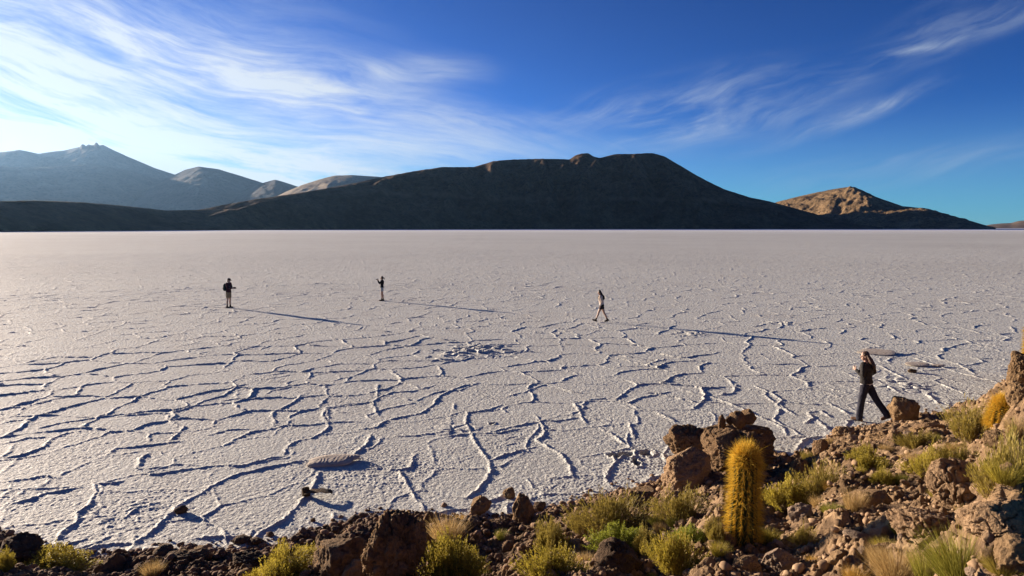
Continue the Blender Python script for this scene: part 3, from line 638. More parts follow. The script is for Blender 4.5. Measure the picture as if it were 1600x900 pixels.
boulder(1590, 905, 70, 60, ROCK_TAN, 'rounded brown rock in the bottom right corner', 333, cuts=3)
boulder(30, 885, 80, 44, ROCK_DARK, 'dark brown rock mass at the left edge of the frame', 334, lumpy=1.0)
boulder(70, 880, 40, 24, ROCK_DARK, 'small dark rock on the shore right of the left edge rock mass', 335, lumpy=0.8)
boulder(290, 885, 80, 22, ROCK_DARK, 'long low dark rock on the shore at lower left', 336, lumpy=1.0, depth=0.6)
boulder(318, 880, 26, 22, ROCK_BROWN, 'pointed brown stone at the right end of the long low shore rock', 337, sub=4)
boulder(390, 892, 60, 26, ROCK_DARK, 'crumbly dark rock right of the pointed shore stone', 338, lumpy=1.0)
boulder(700, 842, 42, 24, ROCK_BROWN, 'brown stone right of the large cracked boulder behind the yellow shrub', 339, sub=4, lumpy=0.6)
boulder(740, 832, 34, 24, ROCK_BROWN, 'brown stone below the rounded salt edge rock', 340, sub=4, lumpy=0.6)
boulder(1005, 790, 60, 24, ROCK_TAN, 'low tan rock on the shore left of the outcrop', 341, lumpy=0.8)
boulder(1560, 700, 46, 26, ROCK_TAN, 'tan rock above the big right hand shrub', 342, lumpy=0.8)
boulder(1385, 694, 70, 22, ROCK_TAN, 'tan rock ledge in front of the walking woman', 343, lumpy=1.1, depth=0.7)
boulder(1318, 684, 36, 18, ROCK_TAN, 'small rough rock at the feet of the walking woman', 344, lumpy=0.8)
boulder(1450, 682, 60, 22, ROCK_BROWN, 'low shaded rock right of the round sunlit boulder', 345, lumpy=0.9, depth=0.7)
# stones out on the salt
for (sx_, sy_, w_, h_, sd_, lb) in ((283, 801, 22, 11, 350, 'dark stone sitting on a long salt ridge at lower left'), (478, 776, 15, 15, 351, 'small brown rock on a salt ridge below the ribbed salt plate'),
        (380, 847, 34, 10, 353, 'flat dark stone on the forked salt ridge near the bottom shore'), (402, 849, 24, 10, 354, 'second flat dark stone on the forked salt ridge'), (489, 815, 9, 7, 355, 'tiny reddish stone alone on the salt left of the large cracked boulder'),
        (1425, 582, 15, 6, 356, 'dark flat stone on the salt right of the walking woman'), (652, 805, 10, 7, 357, 'tiny dark stone on the salt right of the grass tuft')):
    g, D = on_bank(sx_, sy_); o = link('stone', rock_mesh('stone', sd_, sub=4, cuts=5), ROCK_DARK, loc=(g.x, g.y, g.z + h_ * D / F_PX * 0.4))
    o.scale = (w_ * D / F_PX / 2, w_ * D / F_PX / 2 * 0.8, h_ * D / F_PX * 0.6); tag(o, lb, 'stone')

# salt plates lying on the crust: thin tilted lens with ribs
def plate_mesh(seed):
    rs = np.random.RandomState(seed); nr, na = 40, 120
    t = np.linspace(0, 1, nr); a = np.linspace(0, 2 * np.pi, na, endpoint=False); Tt, Aa = np.meshgrid(t, a, indexing='ij')
    out = 1 + 0.22 * n2(np.cos(Aa) * 1.5 + seed, np.sin(Aa) * 1.5, seed) + 0.03 * n2(np.cos(Aa) * 6, np.sin(Aa) * 6, seed + 1)
    xx, yy = Tt * out * np.cos(Aa), Tt * out * np.sin(Aa)
    rib = 0.010 * (0.6 + n2(xx * 2 + seed, yy * 2, seed + 2)) * np.sin((xx + 0.25 * yy * yy) * 38 + 4.0 * n2(xx * 3, yy * 3, seed)) * sstep(Tt, 1.0, 0.85)
    zt = 0.10 * (1 - Tt ** 6) + rib; zt[-1] = 0.02
    top = np.stack([xx, yy, zt], -1).reshape(-1, 3); bot = np.stack([xx[-1] * 0.98, yy[-1] * 0.98, np.full(na, -0.10)], -1)
    v = np.concatenate([top, bot]); i = np.arange(nr * na).reshape(nr, na); q = [np.stack([i[:-1], i[1:], np.roll(i[1:], -1, 1), np.roll(i[:-1], -1, 1)], -1).reshape(-1, 4)]
    e = i[-1]; bb = np.arange(na) + nr * na; q.append(np.stack([e, bb, np.roll(bb, -1), np.roll(e, -1)], -1))
    return mesh_np('salt_plate', v, np.concatenate(q))
m, T, b = new_mat('salt_plate_crust', 0.85, 0.2); P = pos(T)
T.l.new(T.ramp(T.noise(P, 7.0, 5.0, 0.6), [(0.3, (0.40, 0.33, 0.25)), (0.7, (0.58, 0.51, 0.42))]), b.inputs['Base Color'])
T.l.new(T.bump(T.noise(P, 40.0, 4.0, 0.6), 0.5, 0.01), b.inputs['Normal'])
for i, (p0, p1, wpx, sd_, lb) in enumerate((((476, 727), (561, 719), 80, 3, 'ribbed beige salt plate lying on the crust in the left foreground'),
        ((1340, 551), (1402, 553), 60, 4, 'beige salt plate behind the head of the walking woman'), ((1415, 571), (1452, 571), 44, 5, 'small flat salt plate right of the walking woman'), ((1455, 572), (1476, 573), 20, 6, 'smallest pale salt plate, right of the small flat one'))):
    a_, b_ = salt_point(*p0), salt_point(*p1); c_ = (a_ + b_) / 2; L = np.hypot(*(b_ - a_)) / 2
    o = link('salt_plate', plate_mesh(sd_), m, loc=(c_[0], c_[1], 0.055)); o.rotation_euler = (R(3), R(-1.5), math.atan2(b_[1] - a_[1], b_[0] - a_[0])); o.scale = (L, L * (0.50 if i == 0 else 0.7), 0.36 if i == 0 else 0.14)
    tag(o, lb, 'salt plate', 'loose salt plates on the crust')
# curved shard propped on the ridge
bm = bmesh.new(); prev = None
for k in range(15):
    t = k / 14; ang = R(15 + 150 * t); rx_ = 0.26; p = Vector((-math.cos(ang) * rx_, 0.0, 0.065 * math.sin(ang) + 0.02)); ring = []
    for dy_, dz_ in ((-0.09, 0), (0.09, 0), (0.09, 0.012), (-0.09, 0.012)): ring.append(bm.verts.new((p.x, dy_ * (0.5 + 0.5 * math.sin(ang)) + 0.02 * math.sin(k * 1.7), p.z + dz_)))
    if prev:
        for q in range(4): bm.faces.new((prev[q], prev[(q + 1) % 4], ring[(q + 1) % 4], ring[q]))
    else: bm.faces.new(ring)
    prev = ring
bm.faces.new(prev[::-1]); bmesh.ops.recalc_face_normals(bm, faces=bm.faces); sme = bpy.data.meshes.new('crust_shard'); bm.to_mesh(sme); bm.free()
c_ = salt_point(497, 776); o = link('crust_shard', sme, ROCK_DARK, loc=(c_[0], c_[1], 0.02)); o.rotation_euler = (0, 0, R(8)); tag(o, 'curved dark shard of crust propped beside the small brown rock on the salt', 'shard')

# small stones of the bank: the largest ones are things of their own
stone_me = [mesh_np('stone', *rock_shape(400 + k, sub=3, cuts=13, rough=1.6), smooth=False) for k in range(14)]
mats_l, mats_r = [ROCK_BROWN, ROCK_DARK, ROCK_BROWN, ROCK_TAN], [ROCK_TAN, ROCK_PINK, ROCK_PINK, ROCK_GREY]
stone_var = {}
rng = random.Random(11); pts = []
tries = 0
while len(pts) < 285 and tries < 20000:
    tries += 1
    px = rng.uniform(-30, 1630); py = rng.uniform(600, 915)
    d = px_dir(px, py)
    g, D = on_bank(px, py)
    dd_, a_ = inland(np.array(g.x), np.array(g.y))
    if dd_ < -0.15 or D > 24: continue
    s = min(0.13, 0.03 + rng.expovariate(1 / 0.025)) * (1.0 if dd_ > 0.5 else 1.25)
    if any((g.x - q[0]) ** 2 + (g.y - q[1]) ** 2 < (0.8 * (s + q[2])) ** 2 for q in pts): continue
    pts.append((g.x, g.y, s, float(a_), float(dd_)))
for (x_, y_, s, a_, d_) in pts:
    k = rng.randrange(14); mt = rng.choice(mats_r if a_ > 0.12 + rng.uniform(-0.15, 0.15) else mats_l)
    key = (k, mt.name)
    if key not in stone_var: mm = stone_me[k].copy(); mm.materials.clear(); mm.materials.append(mt); stone_var[key] = mm
    o = bpy.data.objects.new('stone', stone_var[key]); C.objects.link(o)
    o.location = (x_, y_, bank_z(x_, y_) + s * 0.25); o.rotation_euler = (rng.uniform(-.4, .4), rng.uniform(-.4, .4), rng.uniform(0, 6.28))
    o.scale = (s * rng.uniform(.8, 1.3), s * rng.uniform(.7, 1.1), s * rng.uniform(.5, .95))
    if d_ < 0.6: tag(o, 'small brown stone in the rubble right at the edge of the salt', 'stone', 'stones along the salt edge')
    elif a_ > 0.25: tag(o, 'small tan stone in the rubble of the right hand slope', 'stone', 'stones on the right slope')
    else: tag(o, 'small brown stone in the rubble between the foreground shrubs', 'stone', 'stones between the foreground shrubs')
# gravel: too many to count
gv, gf, n0 = [], [], 0
ivs, ifs = [], None
for k in range(8): p_, f_ = rock_shape(450 + k, sub=2, cuts=7, rough=1.5); ivs.append(p_); ifs = f_
rs = np.random.RandomState(5); N = 15000
ga = rs.uniform(R(-40), R(40), N); u_ = rs.rand(N); gr = 4.2 + (np.interp(ga, SH_AZ, SH_R) + 0.25 - 4.2) * np.where(rs.rand(N) < 0.22, 1.0 + 0.06 * rs.rand(N) ** 4 - 0.14 * rs.rand(N), u_)
gx, gy = gr * np.sin(ga), gr * np.cos(ga)
ii = np.clip(np.searchsorted(br, gr), 1, len(br) - 1); jj = np.clip(np.searchsorted(ba, ga), 1, len(ba) - 1); gz = np.maximum(zb[ii, jj], 0)
gs = np.minimum(0.010 + rs.exponential(0.013, N), 0.06)
for k in range(N):
    p_ = ivs[k % 8]; c_, s_ = math.cos(k * 1.7), math.sin(k * 1.7); q = p_ * (gs[k] * np.array([1.1, 0.9, 0.75]))
    gv.append(np.stack([q[:, 0] * c_ - q[:, 1] * s_ + gx[k], q[:, 0] * s_ + q[:, 1] * c_ + gy[k], q[:, 2] + gz[k] + gs[k] * 0.3], 1)); gf.append(ifs + n0); n0 += len(p_)
gme = mesh_np('gravel', np.concatenate(gv), np.concatenate(gf), smooth=False)
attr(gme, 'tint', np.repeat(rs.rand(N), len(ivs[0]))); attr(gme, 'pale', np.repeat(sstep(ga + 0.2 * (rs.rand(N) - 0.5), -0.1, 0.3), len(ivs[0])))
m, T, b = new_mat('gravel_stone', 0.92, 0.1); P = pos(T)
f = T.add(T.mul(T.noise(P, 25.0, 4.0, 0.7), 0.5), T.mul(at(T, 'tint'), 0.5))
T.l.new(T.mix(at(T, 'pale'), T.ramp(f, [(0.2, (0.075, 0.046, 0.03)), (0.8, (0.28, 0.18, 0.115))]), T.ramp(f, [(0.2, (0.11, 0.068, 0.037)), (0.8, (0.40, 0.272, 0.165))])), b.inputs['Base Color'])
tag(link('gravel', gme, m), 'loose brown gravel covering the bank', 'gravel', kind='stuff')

# ------------------------------------------------------------------ shrubs
def leaf_mat(name, lo, hi, trans=0.35, tip=None):
    m = bpy.data.materials.new(name); m.use_nodes = True; T = NT(m.node_tree); b = T.n['Principled BSDF']; out = T.n['Material Output']
    info = T.node('ShaderNodeObjectInfo')
    f = T.add(T.mul(at(T, 'vary'), 0.8), T.mul(info.outputs['Random'], 0.2))
    c = T.ramp(f, [(0.1, lo), (0.9, hi)])
    T.l.new(c, b.inputs['Base Color']); b.inputs['Roughness'].default_value = 0.6; b.inputs['Specular IOR Level'].default_value = 0.25
    tr = T.node('ShaderNodeBsdfTranslucent'); T.l.new(c, tr.inputs[0]); mx = T.node('ShaderNodeMixShader'); mx.inputs[0].default_value = trans
    T.l.new(b.outputs[0], mx.inputs[1]); T.l.new(tr.outputs[0], mx.inputs[2]); T.l.new(mx.outputs[0], out.inputs[0])
    return m
LEAF = {'olive': leaf_mat('olive_leaf', (0.17, 0.135, 0.027), (0.46, 0.365, 0.08)), 'yellow': leaf_mat('yellow_green_leaf', (0.21, 0.17, 0.024), (0.55, 0.45, 0.07)),
        'green': leaf_mat('fresh_green_leaf', (0.16, 0.19, 0.025), (0.42, 0.44, 0.055)), 'dry': leaf_mat('dry_grass_blade', (0.30, 0.20, 0.08), (0.60, 0.43, 0.18)), 'gold': leaf_mat('golden_grass_blade', (0.40, 0.24, 0.05), (0.68, 0.45, 0.11)),
        'grass': leaf_mat('green_grass_blade', (0.15, 0.15, 0.02), (0.42, 0.38, 0.07))}
TWIG = leaf_mat('shrub_twig', (0.12, 0.085, 0.045), (0.30, 0.22, 0.11), 0.1)
def strips(base, direc, length, width, bend, seg=3, side=None):
    """tapered curved blades; arrays of N; two crossed strips per blade are given by two calls"""
    N = len(base); up = np.array([0, 0, 1.0]); vs = []
    if side is None:
        a = np.random.RandomState(N + seg).rand(N) * 6.283; side = np.stack([np.cos(a), np.sin(a), 0 * a], 1)
    for k in range(seg + 1):
        t = k / seg; c = base + direc * (length * t)[:, None] + bend * (t * t * length)[:, None]
        w = (width * (1 - t * 0.85))[:, None] * side
        vs += [c - w, c + w]
    v = np.stack(vs, 1).reshape(-1, 3); q0 = []
    for k in range(seg): q0.append([2 * k, 2 * k + 1, 2 * k + 3, 2 * k + 2])
    q = (np.arange(N)[:, None, None] * (2 * seg + 2) + np.array(q0)[None]).reshape(-1, 4)
    return v, q, 2 * seg + 2
def shrub_meshes(seed, stems=520, leaves=26, tight=0.55, leaf_len=0.055, leaf_w=0.011, flat=1.0):
    """a unit shrub: radius about 1, height about 1 (leafy upright stalks), foliage and twigs"""
    rs = np.random.RandomState(seed)
    ang = rs.rand(stems) * 6.283; rad = np.sqrt(rs.rand(stems)); keep_ = n2(np.cos(ang) * rad * 2.2 + seed, np.sin(ang) * rad * 2.2, seed) > -0.30; ang, rad = ang[keep_], rad[keep_]; stems = len(ang); lob = 1 + 0.28 * np.sin(ang * 2 + seed) + 0.20 * np.sin(ang * 5 + 2 * seed)
    base = np.stack([np.cos(ang) * rad * 0.45, np.sin(ang) * rad * 0.45, np.zeros(stems)], 1)
    tipr = rad * lob * rs.uniform(0.8, 1.12, stems); hgt = (1 - 0.55 * rad ** 2.2) * rs.uniform(0.62, 1.08, stems) * (1 + 0.22 * np.sin(ang * 2 + seed * 1.3)) * (0.8 + 0.35 * n2(np.cos(ang) * rad * 3 + seed, np.sin(ang) * rad * 3, seed + 1))
    tip = np.stack([np.cos(ang) * tipr * 0.95, np.sin(ang) * tipr * 0.95, hgt], 1)
    vec = tip - base; L = np.linalg.norm(vec, axis=1); dirv = vec / L[:, None]; bend = np.stack([-np.cos(ang) * 0.1, -np.sin(ang) * 0.1, 0.12 + 0 * ang], 1)
    tv, tq, _ = strips(base, dirv, L, np.full(stems, 0.007), bend, 3)
    tm_ = mesh_np('twigs', tv, tq); attr(tm_, 'vary', np.repeat(rs.rand(stems), 8))
    n = stems * leaves; idx = np.repeat(np.arange(stems), leaves); t = 1 - rs.rand(n) ** 1.35 * 0.75
    c = base[idx] + dirv[idx] * (L[idx] * t)[:, None] + bend[idx] * (t * t * L[idx])[:, None] + rs.normal(size=(n, 3)) * 0.016
    d = dirv[idx] * tight * 1.6 + rs.normal(size=(n, 3)) * (1 - tight) * 0.9 + np.array([0, 0, 0.3]); d /= np.linalg.norm(d, axis=1)[:, None]
    s = np.cross(d, rs.normal(size=(n, 3))); s /= np.linalg.norm(s, axis=1)[:, None]
    l = leaf_len * rs.uniform(0.6, 1.3, n)[:, None]; w = leaf_w * rs.uniform(0.7, 1.3, n)[:, None]
    v = np.stack([c, c + d * l * 0.5 + s * w, c + d * l, c + d * l * 0.5 - s * w], 1).reshape(-1, 3)
    fm = mesh_np('foliage', v, np.arange(n * 4).reshape(-1, 4), smooth=False)
    attr(fm, 'vary', np.repeat(np.clip(0.55 * rs.rand(stems)[idx] + 0.45 * rs.rand(n), 0, 1), 4))
    return fm, tm_
def grass_mesh(seed, n=900, spread=0.95, arch=0.5, w=0.010):
    rs = np.random.RandomState(seed); ang = rs.rand(n) * 6.283; rad = np.sqrt(rs.rand(n))
    base = np.stack([np.cos(ang) * rad * 0.38, np.sin(ang) * rad * 0.38, 0 * ang], 1)
    out = rad * spread; d = np.stack([np.cos(ang) * out * 0.75, np.sin(ang) * out * 0.75, 0.95 + 0 * ang], 1) + rs.normal(size=(n, 3)) * 0.13; d /= np.linalg.norm(d, axis=1)[:, None]
    L = rs.uniform(0.6, 1.12, n); bend = np.stack([np.cos(ang) * arch * rs.rand(n), np.sin(ang) * arch * rs.rand(n), -arch * 0.35 * rs.rand(n)], 1)
    v, q, _ = strips(base, d, L, np.full(n, w), bend, 4)
    me = mesh_np('grass_blades', v, q); attr(me, 'vary', np.repeat(rs.rand(n), 10)); return me
SHR = {k: [shrub_meshes(500 + 10 * i + s, *a) for s in range(4)] for i, (k, a) in enumerate({'dense': (760, 26, 0.62, 0.060, 0.011), 'bushy': (520, 34, 0.35, 0.050, 0.014), 'wispy': (580, 18, 0.80, 0.085, 0.0075)}.items())}
GRS = [grass_mesh(600), grass_mesh(601, 700, 0.7, 0.25), grass_mesh(602, 1200, 1.2, 0.15, 0.012)]
_mcache = {}
def with_mat(me, mat):
    k = (me.name, mat.name)
    if k not in _mcache: c_ = me.copy(); c_.materials.clear(); c_.materials.append(mat); _mcache[k] = c_
    return _mcache[k]
def shrub(px, py, wpx, hpx, kind, leaf, label, v=0, group='shrubs on the rocky bank'):
    g, D = on_bank(px, py); w, h = 1.18 * wpx * D / F_PX / 2, 1.12 * hpx * D / F_PX
    g = g + Vector((g.x, g.y, 0)).normalized() * w * 0.4
    z = max(float(bank_base(np.array(g.x), np.array(g.y))), 0) + 0.02
    if kind == 'grass':
        e = empty('grass_tuft', (g.x, g.y, z), v * 1.3); e.scale = (w, w, h)
        o = link('grass_blades', with_mat(GRS[v % 3], LEAF[leaf]), None, e); tag(e, label, 'grass tuft', 'grass tufts on the rocky bank'); return e
    fm, tm_ = SHR[kind][(v + int(px)) % 4]
    e = empty('shrub', (g.x, g.y, z), v * 2.1 + px * 0.01); e.scale = (w, w, h)
    link('foliage', with_mat(fm, LEAF[leaf]), None, e); link('twigs', with_mat(tm_, TWIG), None, e)
    return tag(e, label, 'shrub', group)
for a in ((705, 925, 118, 74, 'dense', 'yellow', 'wide yellow green shrub at the bottom edge right of the large cracked boulder', 0),
          (862, 873, 62, 54, 'dense', 'olive', 'upright olive shrub standing below the upright shoreline rock', 1),
          (868, 925, 105, 56, 'dense', 'yellow', 'bright yellow green shrub at the bottom edge under the upright olive shrub', 1),
          (955, 838, 115, 58, 'wispy', 'olive', 'wide wispy olive shrub left of the outcrop', 0),
          (1062, 826, 88, 54, 'wispy', 'olive', 'wispy olive shrub directly below the pinkish boulder', 1),
          (912, 838, 50, 36, 'wispy', 'olive', 'small olive shrub at the left end of the wide wispy one', 1),
          (968, 866, 84, 38, 'bushy', 'green', 'fresh green low shrub in front of the wide wispy olive shrub', 0),
          (1010, 868, 50, 34, 'dense', 'olive', 'narrow olive shrub right of the fresh green low shrub', 0),
          (1057, 902, 78, 58, 'dense', 'yellow', 'rounded yellow green shrub at lower left of the tall cactus', 0),
          (1078, 858, 56, 28, 'bushy', 'green', 'small bright green shrub behind the rounded yellow green one', 1),
          (1117, 853, 34, 38, 'dense', 'olive', 'narrow upright shrub touching the left side of the tall cactus', 1),
          (445, 920, 112, 52, 'dense', 'yellow', 'yellow green shrub at the bottom edge left of the large cracked boulder', 1),
          (82, 902, 104, 38, 'bushy', 'yellow', 'yellow green shrub at the bottom left on the dark shore', 0),
          (4, 900, 40, 34, 'bushy', 'yellow', 'small yellow green shrub cut by the left edge of the frame', 1),
          (1232, 802, 72, 48, 'dense', 'yellow', 'yellow shrub just right of the tall cactus', 1),
          (1285, 786, 74, 58, 'wispy', 'olive', 'olive shrub right of the yellow one beside the tall cactus', 1),
          (1355, 740, 64, 36, 'dense', 'yellow', 'yellow green shrub in the middle of the right hand slope', 0),
          (1378, 762, 40, 24, 'dense', 'yellow', 'little pale shrub just below the mid slope yellow green one', 1),
          (1456, 752, 84, 46, 'wispy', 'yellow', 'wispy yellow shrub above the fractured ledge', 0),
          (1500, 735, 60, 36, 'wispy', 'olive', 'wispy olive shrub between the fractured ledge and the big right hand shrub', 1),
          (1522, 694, 88, 56, 'wispy', 'olive', 'olive shrub to the left of the small golden cactus', 1),
          (1435, 706, 54, 26, 'dense', 'olive', 'low olive shrub below the round sunlit boulder', 1),
          (1578, 800, 128, 112, 'wispy', 'olive', 'biggest shrub of the slope, tall and wispy at the right edge', 0),
          (1255, 858, 44, 30, 'wispy', 'olive', 'small grey green shrub above the pale angular boulder', 1)):
    shrub(*a)
for a in ((1335, 812, 44, 42, 'grass', 'dry', 'dry brownish grass tuft right of the olive shrub', 1), (1302, 780, 30, 24, 'grass', 'gold', 'small golden grass tuft between the mid slope shrubs', 2),
          (1500, 925, 120, 80, 'grass', 'grass', 'large green grass clump at the bottom right', 0), (1400, 925, 90, 58, 'grass', 'dry', 'pale dry grass clump left of the large green one', 0), (1450, 925, 70, 60, 'grass', 'grass', 'green grass clump between the dry clump and the large green one', 1),
          (240, 905, 40, 22, 'grass', 'dry', 'dry grass tuft at the bottom edge on the lower left shore', 1), (1030, 838, 20, 18, 'grass', 'dry', 'tiny dry tuft among the olive shrubs below the outcrop', 2),
          (1370, 892, 40, 34, 'grass', 'dry', 'dry grass tuft above the pale dry clump', 1), (1430, 735, 34, 26, 'grass', 'dry', 'dry tuft left of the wispy yellow shrub', 1), (1590, 690, 40, 34, 'grass', 'dry', 'dry tuft at the right edge under the knobbly rocks', 0),
          (700, 855, 70, 40, 'grass', 'dry', 'thin dry grass behind the wide yellow green shrub', 1)):
    shrub(*a)
trng = random.Random(23); tufts = []
while len(tufts) < 46:
    px, py = trng.uniform(1190, 1600), trng.uniform(670, 900)
    if trng.random() < 0.25: px, py = trng.uniform(640, 1130), trng.uniform(825, 900)
    g, D = on_bank(px, py)
    if inland(np.array(g.x), np.array(g.y))[0] < 0.5 or any((g.x - q.x) ** 2 + (g.y - q.y) ** 2 < 0.06 for q in tufts): continue
    tufts.append(g); e = empty('grass_tuft', (g.x, g.y, bank_z(g.x, g.y) - 0.02), trng.uniform(0, 6)); w = trng.uniform(0.07, 0.17); e.scale = (w, w, w * trng.uniform(0.8, 1.3))
    link('grass_blades', with_mat(GRS[trng.randrange(3)], LEAF[trng.choice(('grass', 'dry', 'olive', 'yellow', 'gold'))]), None, e)
    if px > 1190: tag(e, 'low grass tuft growing between the stones of the right hand slope', 'grass tuft', 'low tufts on the right slope')
    else: tag(e, 'low grass tuft growing between the stones below the outcrop', 'grass tuft', 'low tufts below the outcrop')
# the tuft on the shoulder of the large boulder stands at that boulder's top right
d = px_dir(629, 812); t = 8.35 / d.y; e = empty('grass_tuft', (d.x * t, 8.35, CAM_H + d.z * t), 0.4); e.scale = (0.085, 0.085, 0.125)
link('grass_blades', with_mat(GRS[2], LEAF['gold']), None, e); tag(e, 'small golden grass tuft on the right shoulder of the large cracked boulder', 'grass tuft', 'grass tufts on the rocky bank')

# ------------------------------------------------------------------ cacti
m_stem, T, b = new_mat('cactus_skin', 0.7, 0.2); P = pos(T)
T.l.new(T.ramp(T.noise(P, 14.0, 4.0), [(0.3, (0.035, 0.05, 0.018)), (0.7, (0.085, 0.095, 0.03))]), b.inputs['Base Color'])
m_spine = leaf_mat('golden_spine', (0.50, 0.31, 0.03), (0.90, 0.66, 0.11), 0.4)
def cactus(loc, rad, hgt, ribs, sp_len, n_per, label, seed, rz=0.0, lean=(0, 0), rows_per_m=46, crown=1.0):
    rs = np.random.RandomState(seed); e = empty('cactus', loc, rz); e.rotation_euler = (lean[0], lean[1], rz)
    nz, na = 70, ribs * 10; t = np.linspace(0, 1, nz); a = np.linspace(0, 2 * np.pi, na, endpoint=False); Tt, Aa = np.meshgrid(t, a, indexing='ij')
    def prof(q): return np.sqrt(np.clip(1 - np.clip((q - (1 - rad * 0.9 / hgt)) / (rad * 0.9 / hgt), 0, 1) ** 2, 0, 1)) * (0.86 + 0.18 * np.sin(np.clip(q * 1.15 + 0.25, 0, 1) * np.pi))
    def surf(q, an): return rad * prof(q) * (1 - 0.24 * (0.5 - 0.5 * np.cos(an * ribs)) + 0.03 * n2(an * 1.5, q * 3, seed))
    rr_ = surf(Tt, Aa); v = np.stack([rr_ * np.cos(Aa), rr_ * np.sin(Aa), Tt * hgt], -1).reshape(-1, 3); i = np.arange(nz * na).reshape(nz, na)
    q = np.stack([i[:-1], np.roll(i[:-1], -1, 1), np.roll(i[1:], -1, 1), i[1:]], -1).reshape(-1, 4)
    link('stem', mesh_np('stem', v, q), m_stem, e)
    rows = int(hgt * rows_per_m); pts_, out = [], []
    for k in range(ribs):
        for j in range(rows):
            tq = (j + rs.rand()) / rows * 0.985 + 0.01; an = (k + rs.normal() * 0.035) / ribs * 2 * np.pi
            pts_.append((tq, an))
    for k in range(int(260 * crown)): pts_.append((1 - 0.14 * rs.rand() ** 1.3, rs.rand() * 6.283))
    pa = np.array(pts_); tq = np.repeat(pa[:, 0], n_per); an = np.repeat(pa[:, 1], n_per) + rs.normal(size=len(pa) * n_per) * 0.02
    r0 = surf(tq, an); base = np.stack([r0 * np.cos(an), r0 * np.sin(an), tq * hgt], 1)
    upw = np.clip((tq - (1 - rad * 1.0 / hgt)) / (rad * 1.0 / hgt), 0, 1)
    nrm = np.stack([np.cos(an) * (1 - upw * 0.85), np.sin(an) * (1 - upw * 0.85), -0.12 + 1.1 * upw], 1)
    d = nrm + rs.normal(size=base.shape) * 0.36; d /= np.linalg.norm(d, axis=1)[:, None]
    L = sp_len * rs.uniform(0.35, 1.15, len(base)) * (1 + 0.35 * upw)
    L *= np.where(rs.rand(len(base)) < 0.08, 1.5, 1.0)
    bend = np.stack([0 * L, 0 * L, -0.18 + 0.25 * upw], 1)
    v, q, nv = strips(base, d, L, np.full(len(base), 0.0026), bend, 2)
    v2, q2, _ = strips(base, d, L, np.full(len(base), 0.0022), bend, 2, side=np.stack([0 * L, 0 * L, 1 + 0 * L], 1))
    sme_ = mesh_np('spines', np.concatenate([v, v2]), np.concatenate([q, q2 + len(v)])); vy = np.repeat(rs.rand(len(base)) * 0.8 + 0.2 * upw, nv); attr(sme_, 'vary', np.concatenate([vy, vy]))
    s = link('spines', sme_, m_spine, e); s['kind'] = 'stuff'
    return tag(e, label, 'cactus', 'spiny cacti on the bank')
g, D = on_bank(1160, 852); cactus((g.x, g.y, g.z - 0.06), 21.5 * D / F_PX, 158 * D / F_PX + 0.06, 14, 0.095, 7, 'tall golden spined column cactus standing on the bank', 1, 0.2, (0, R(0.5)))
g, D = on_bank(1566, 662); cactus((g.x, g.y, g.z - 0.03), 18 * D / F_PX, 38 * D / F_PX, 14, 0.09, 8, 'small round golden cactus on the right hand slope', 2, 0.7, (0, 0), 110, 1.5)
g, D = on_bank(1618, 588); cactus((g.x, g.y, g.z - 0.1), 17 * D / F_PX, 82 * D / F_PX + 0.1, 15, 0.08, 7, 'golden cactus column cut by the right edge above the knobbly rocks', 3, 0.3)

# ------------------------------------------------------------------ people
def simple_mat(name, c, rough=0.85, sc=18.0, var=0.25, spec=0.2):
    m, T, b = new_mat(name, rough, spec); O = objc(T)
    T.l.new(T.ramp(T.noise(O, sc, 4.0, 0.6), [(0.3, tuple(v * (1 - var) for v in c)), (0.7, tuple(min(0.9, v * (1 + var)) for v in c))]), b.inputs['Base Color'])
    T.l.new(T.bump(T.noise(O, sc * 1.2, 3.0, 0.55), 0.5, 0.02), b.inputs['Normal'])
    return m
SKIN = simple_mat('skin', (0.42, 0.25, 0.17), 0.55, 6.0, 0.08, 0.35)
EYE = simple_mat('eye', (0.03, 0.02, 0.015), 0.2)
def tube(bm, pts_, rad, seg=14):
    """rounded tapered limb through points"""
    P_ = [Vector(p) for p in pts_]; rings = []
    d0 = (P_[1] - P_[0]).normalized(); d1 = (P_[-1] - P_[-2]).normalized()
    st = []
    for k in (0.98, 0.75, 0.4): st.append((P_[0] - d0 * rad[0] * k, rad[0] * math.sqrt(1 - k * k), d0))
    for i, p in enumerate(P_):
        d = (P_[min(i + 1, len(P_) - 1)] - P_[max(i - 1, 0)]).normalized(); st.append((p, rad[i], d))
    for k in (0.4, 0.75, 0.98): st.append((P_[-1] + d1 * rad[-1] * k, rad[-1] * math.sqrt(1 - k * k), d1))
    ref = Vector((0.13, 0.97, 0.2))
    for c, r, d in st:
        u = d.cross(ref).normalized() if abs(d.dot(ref.normalized())) < 0.98 else d.cross(Vector((1, 0, 0))).normalized(); v = d.cross(u)
        rings.append([bm.verts.new(c + (u * math.cos(a) + v * math.sin(a)) * r) for a in (2 * math.pi * k / seg for k in range(seg))])
    for A_, B_ in zip(rings[:-1], rings[1:]):
        for k in range(seg): bm.faces.new((A_[k], A_[(k + 1) % seg], B_[(k + 1) % seg], B_[k]))
    bm.faces.new(rings[0][::-1]); bm.faces.new(rings[-1])
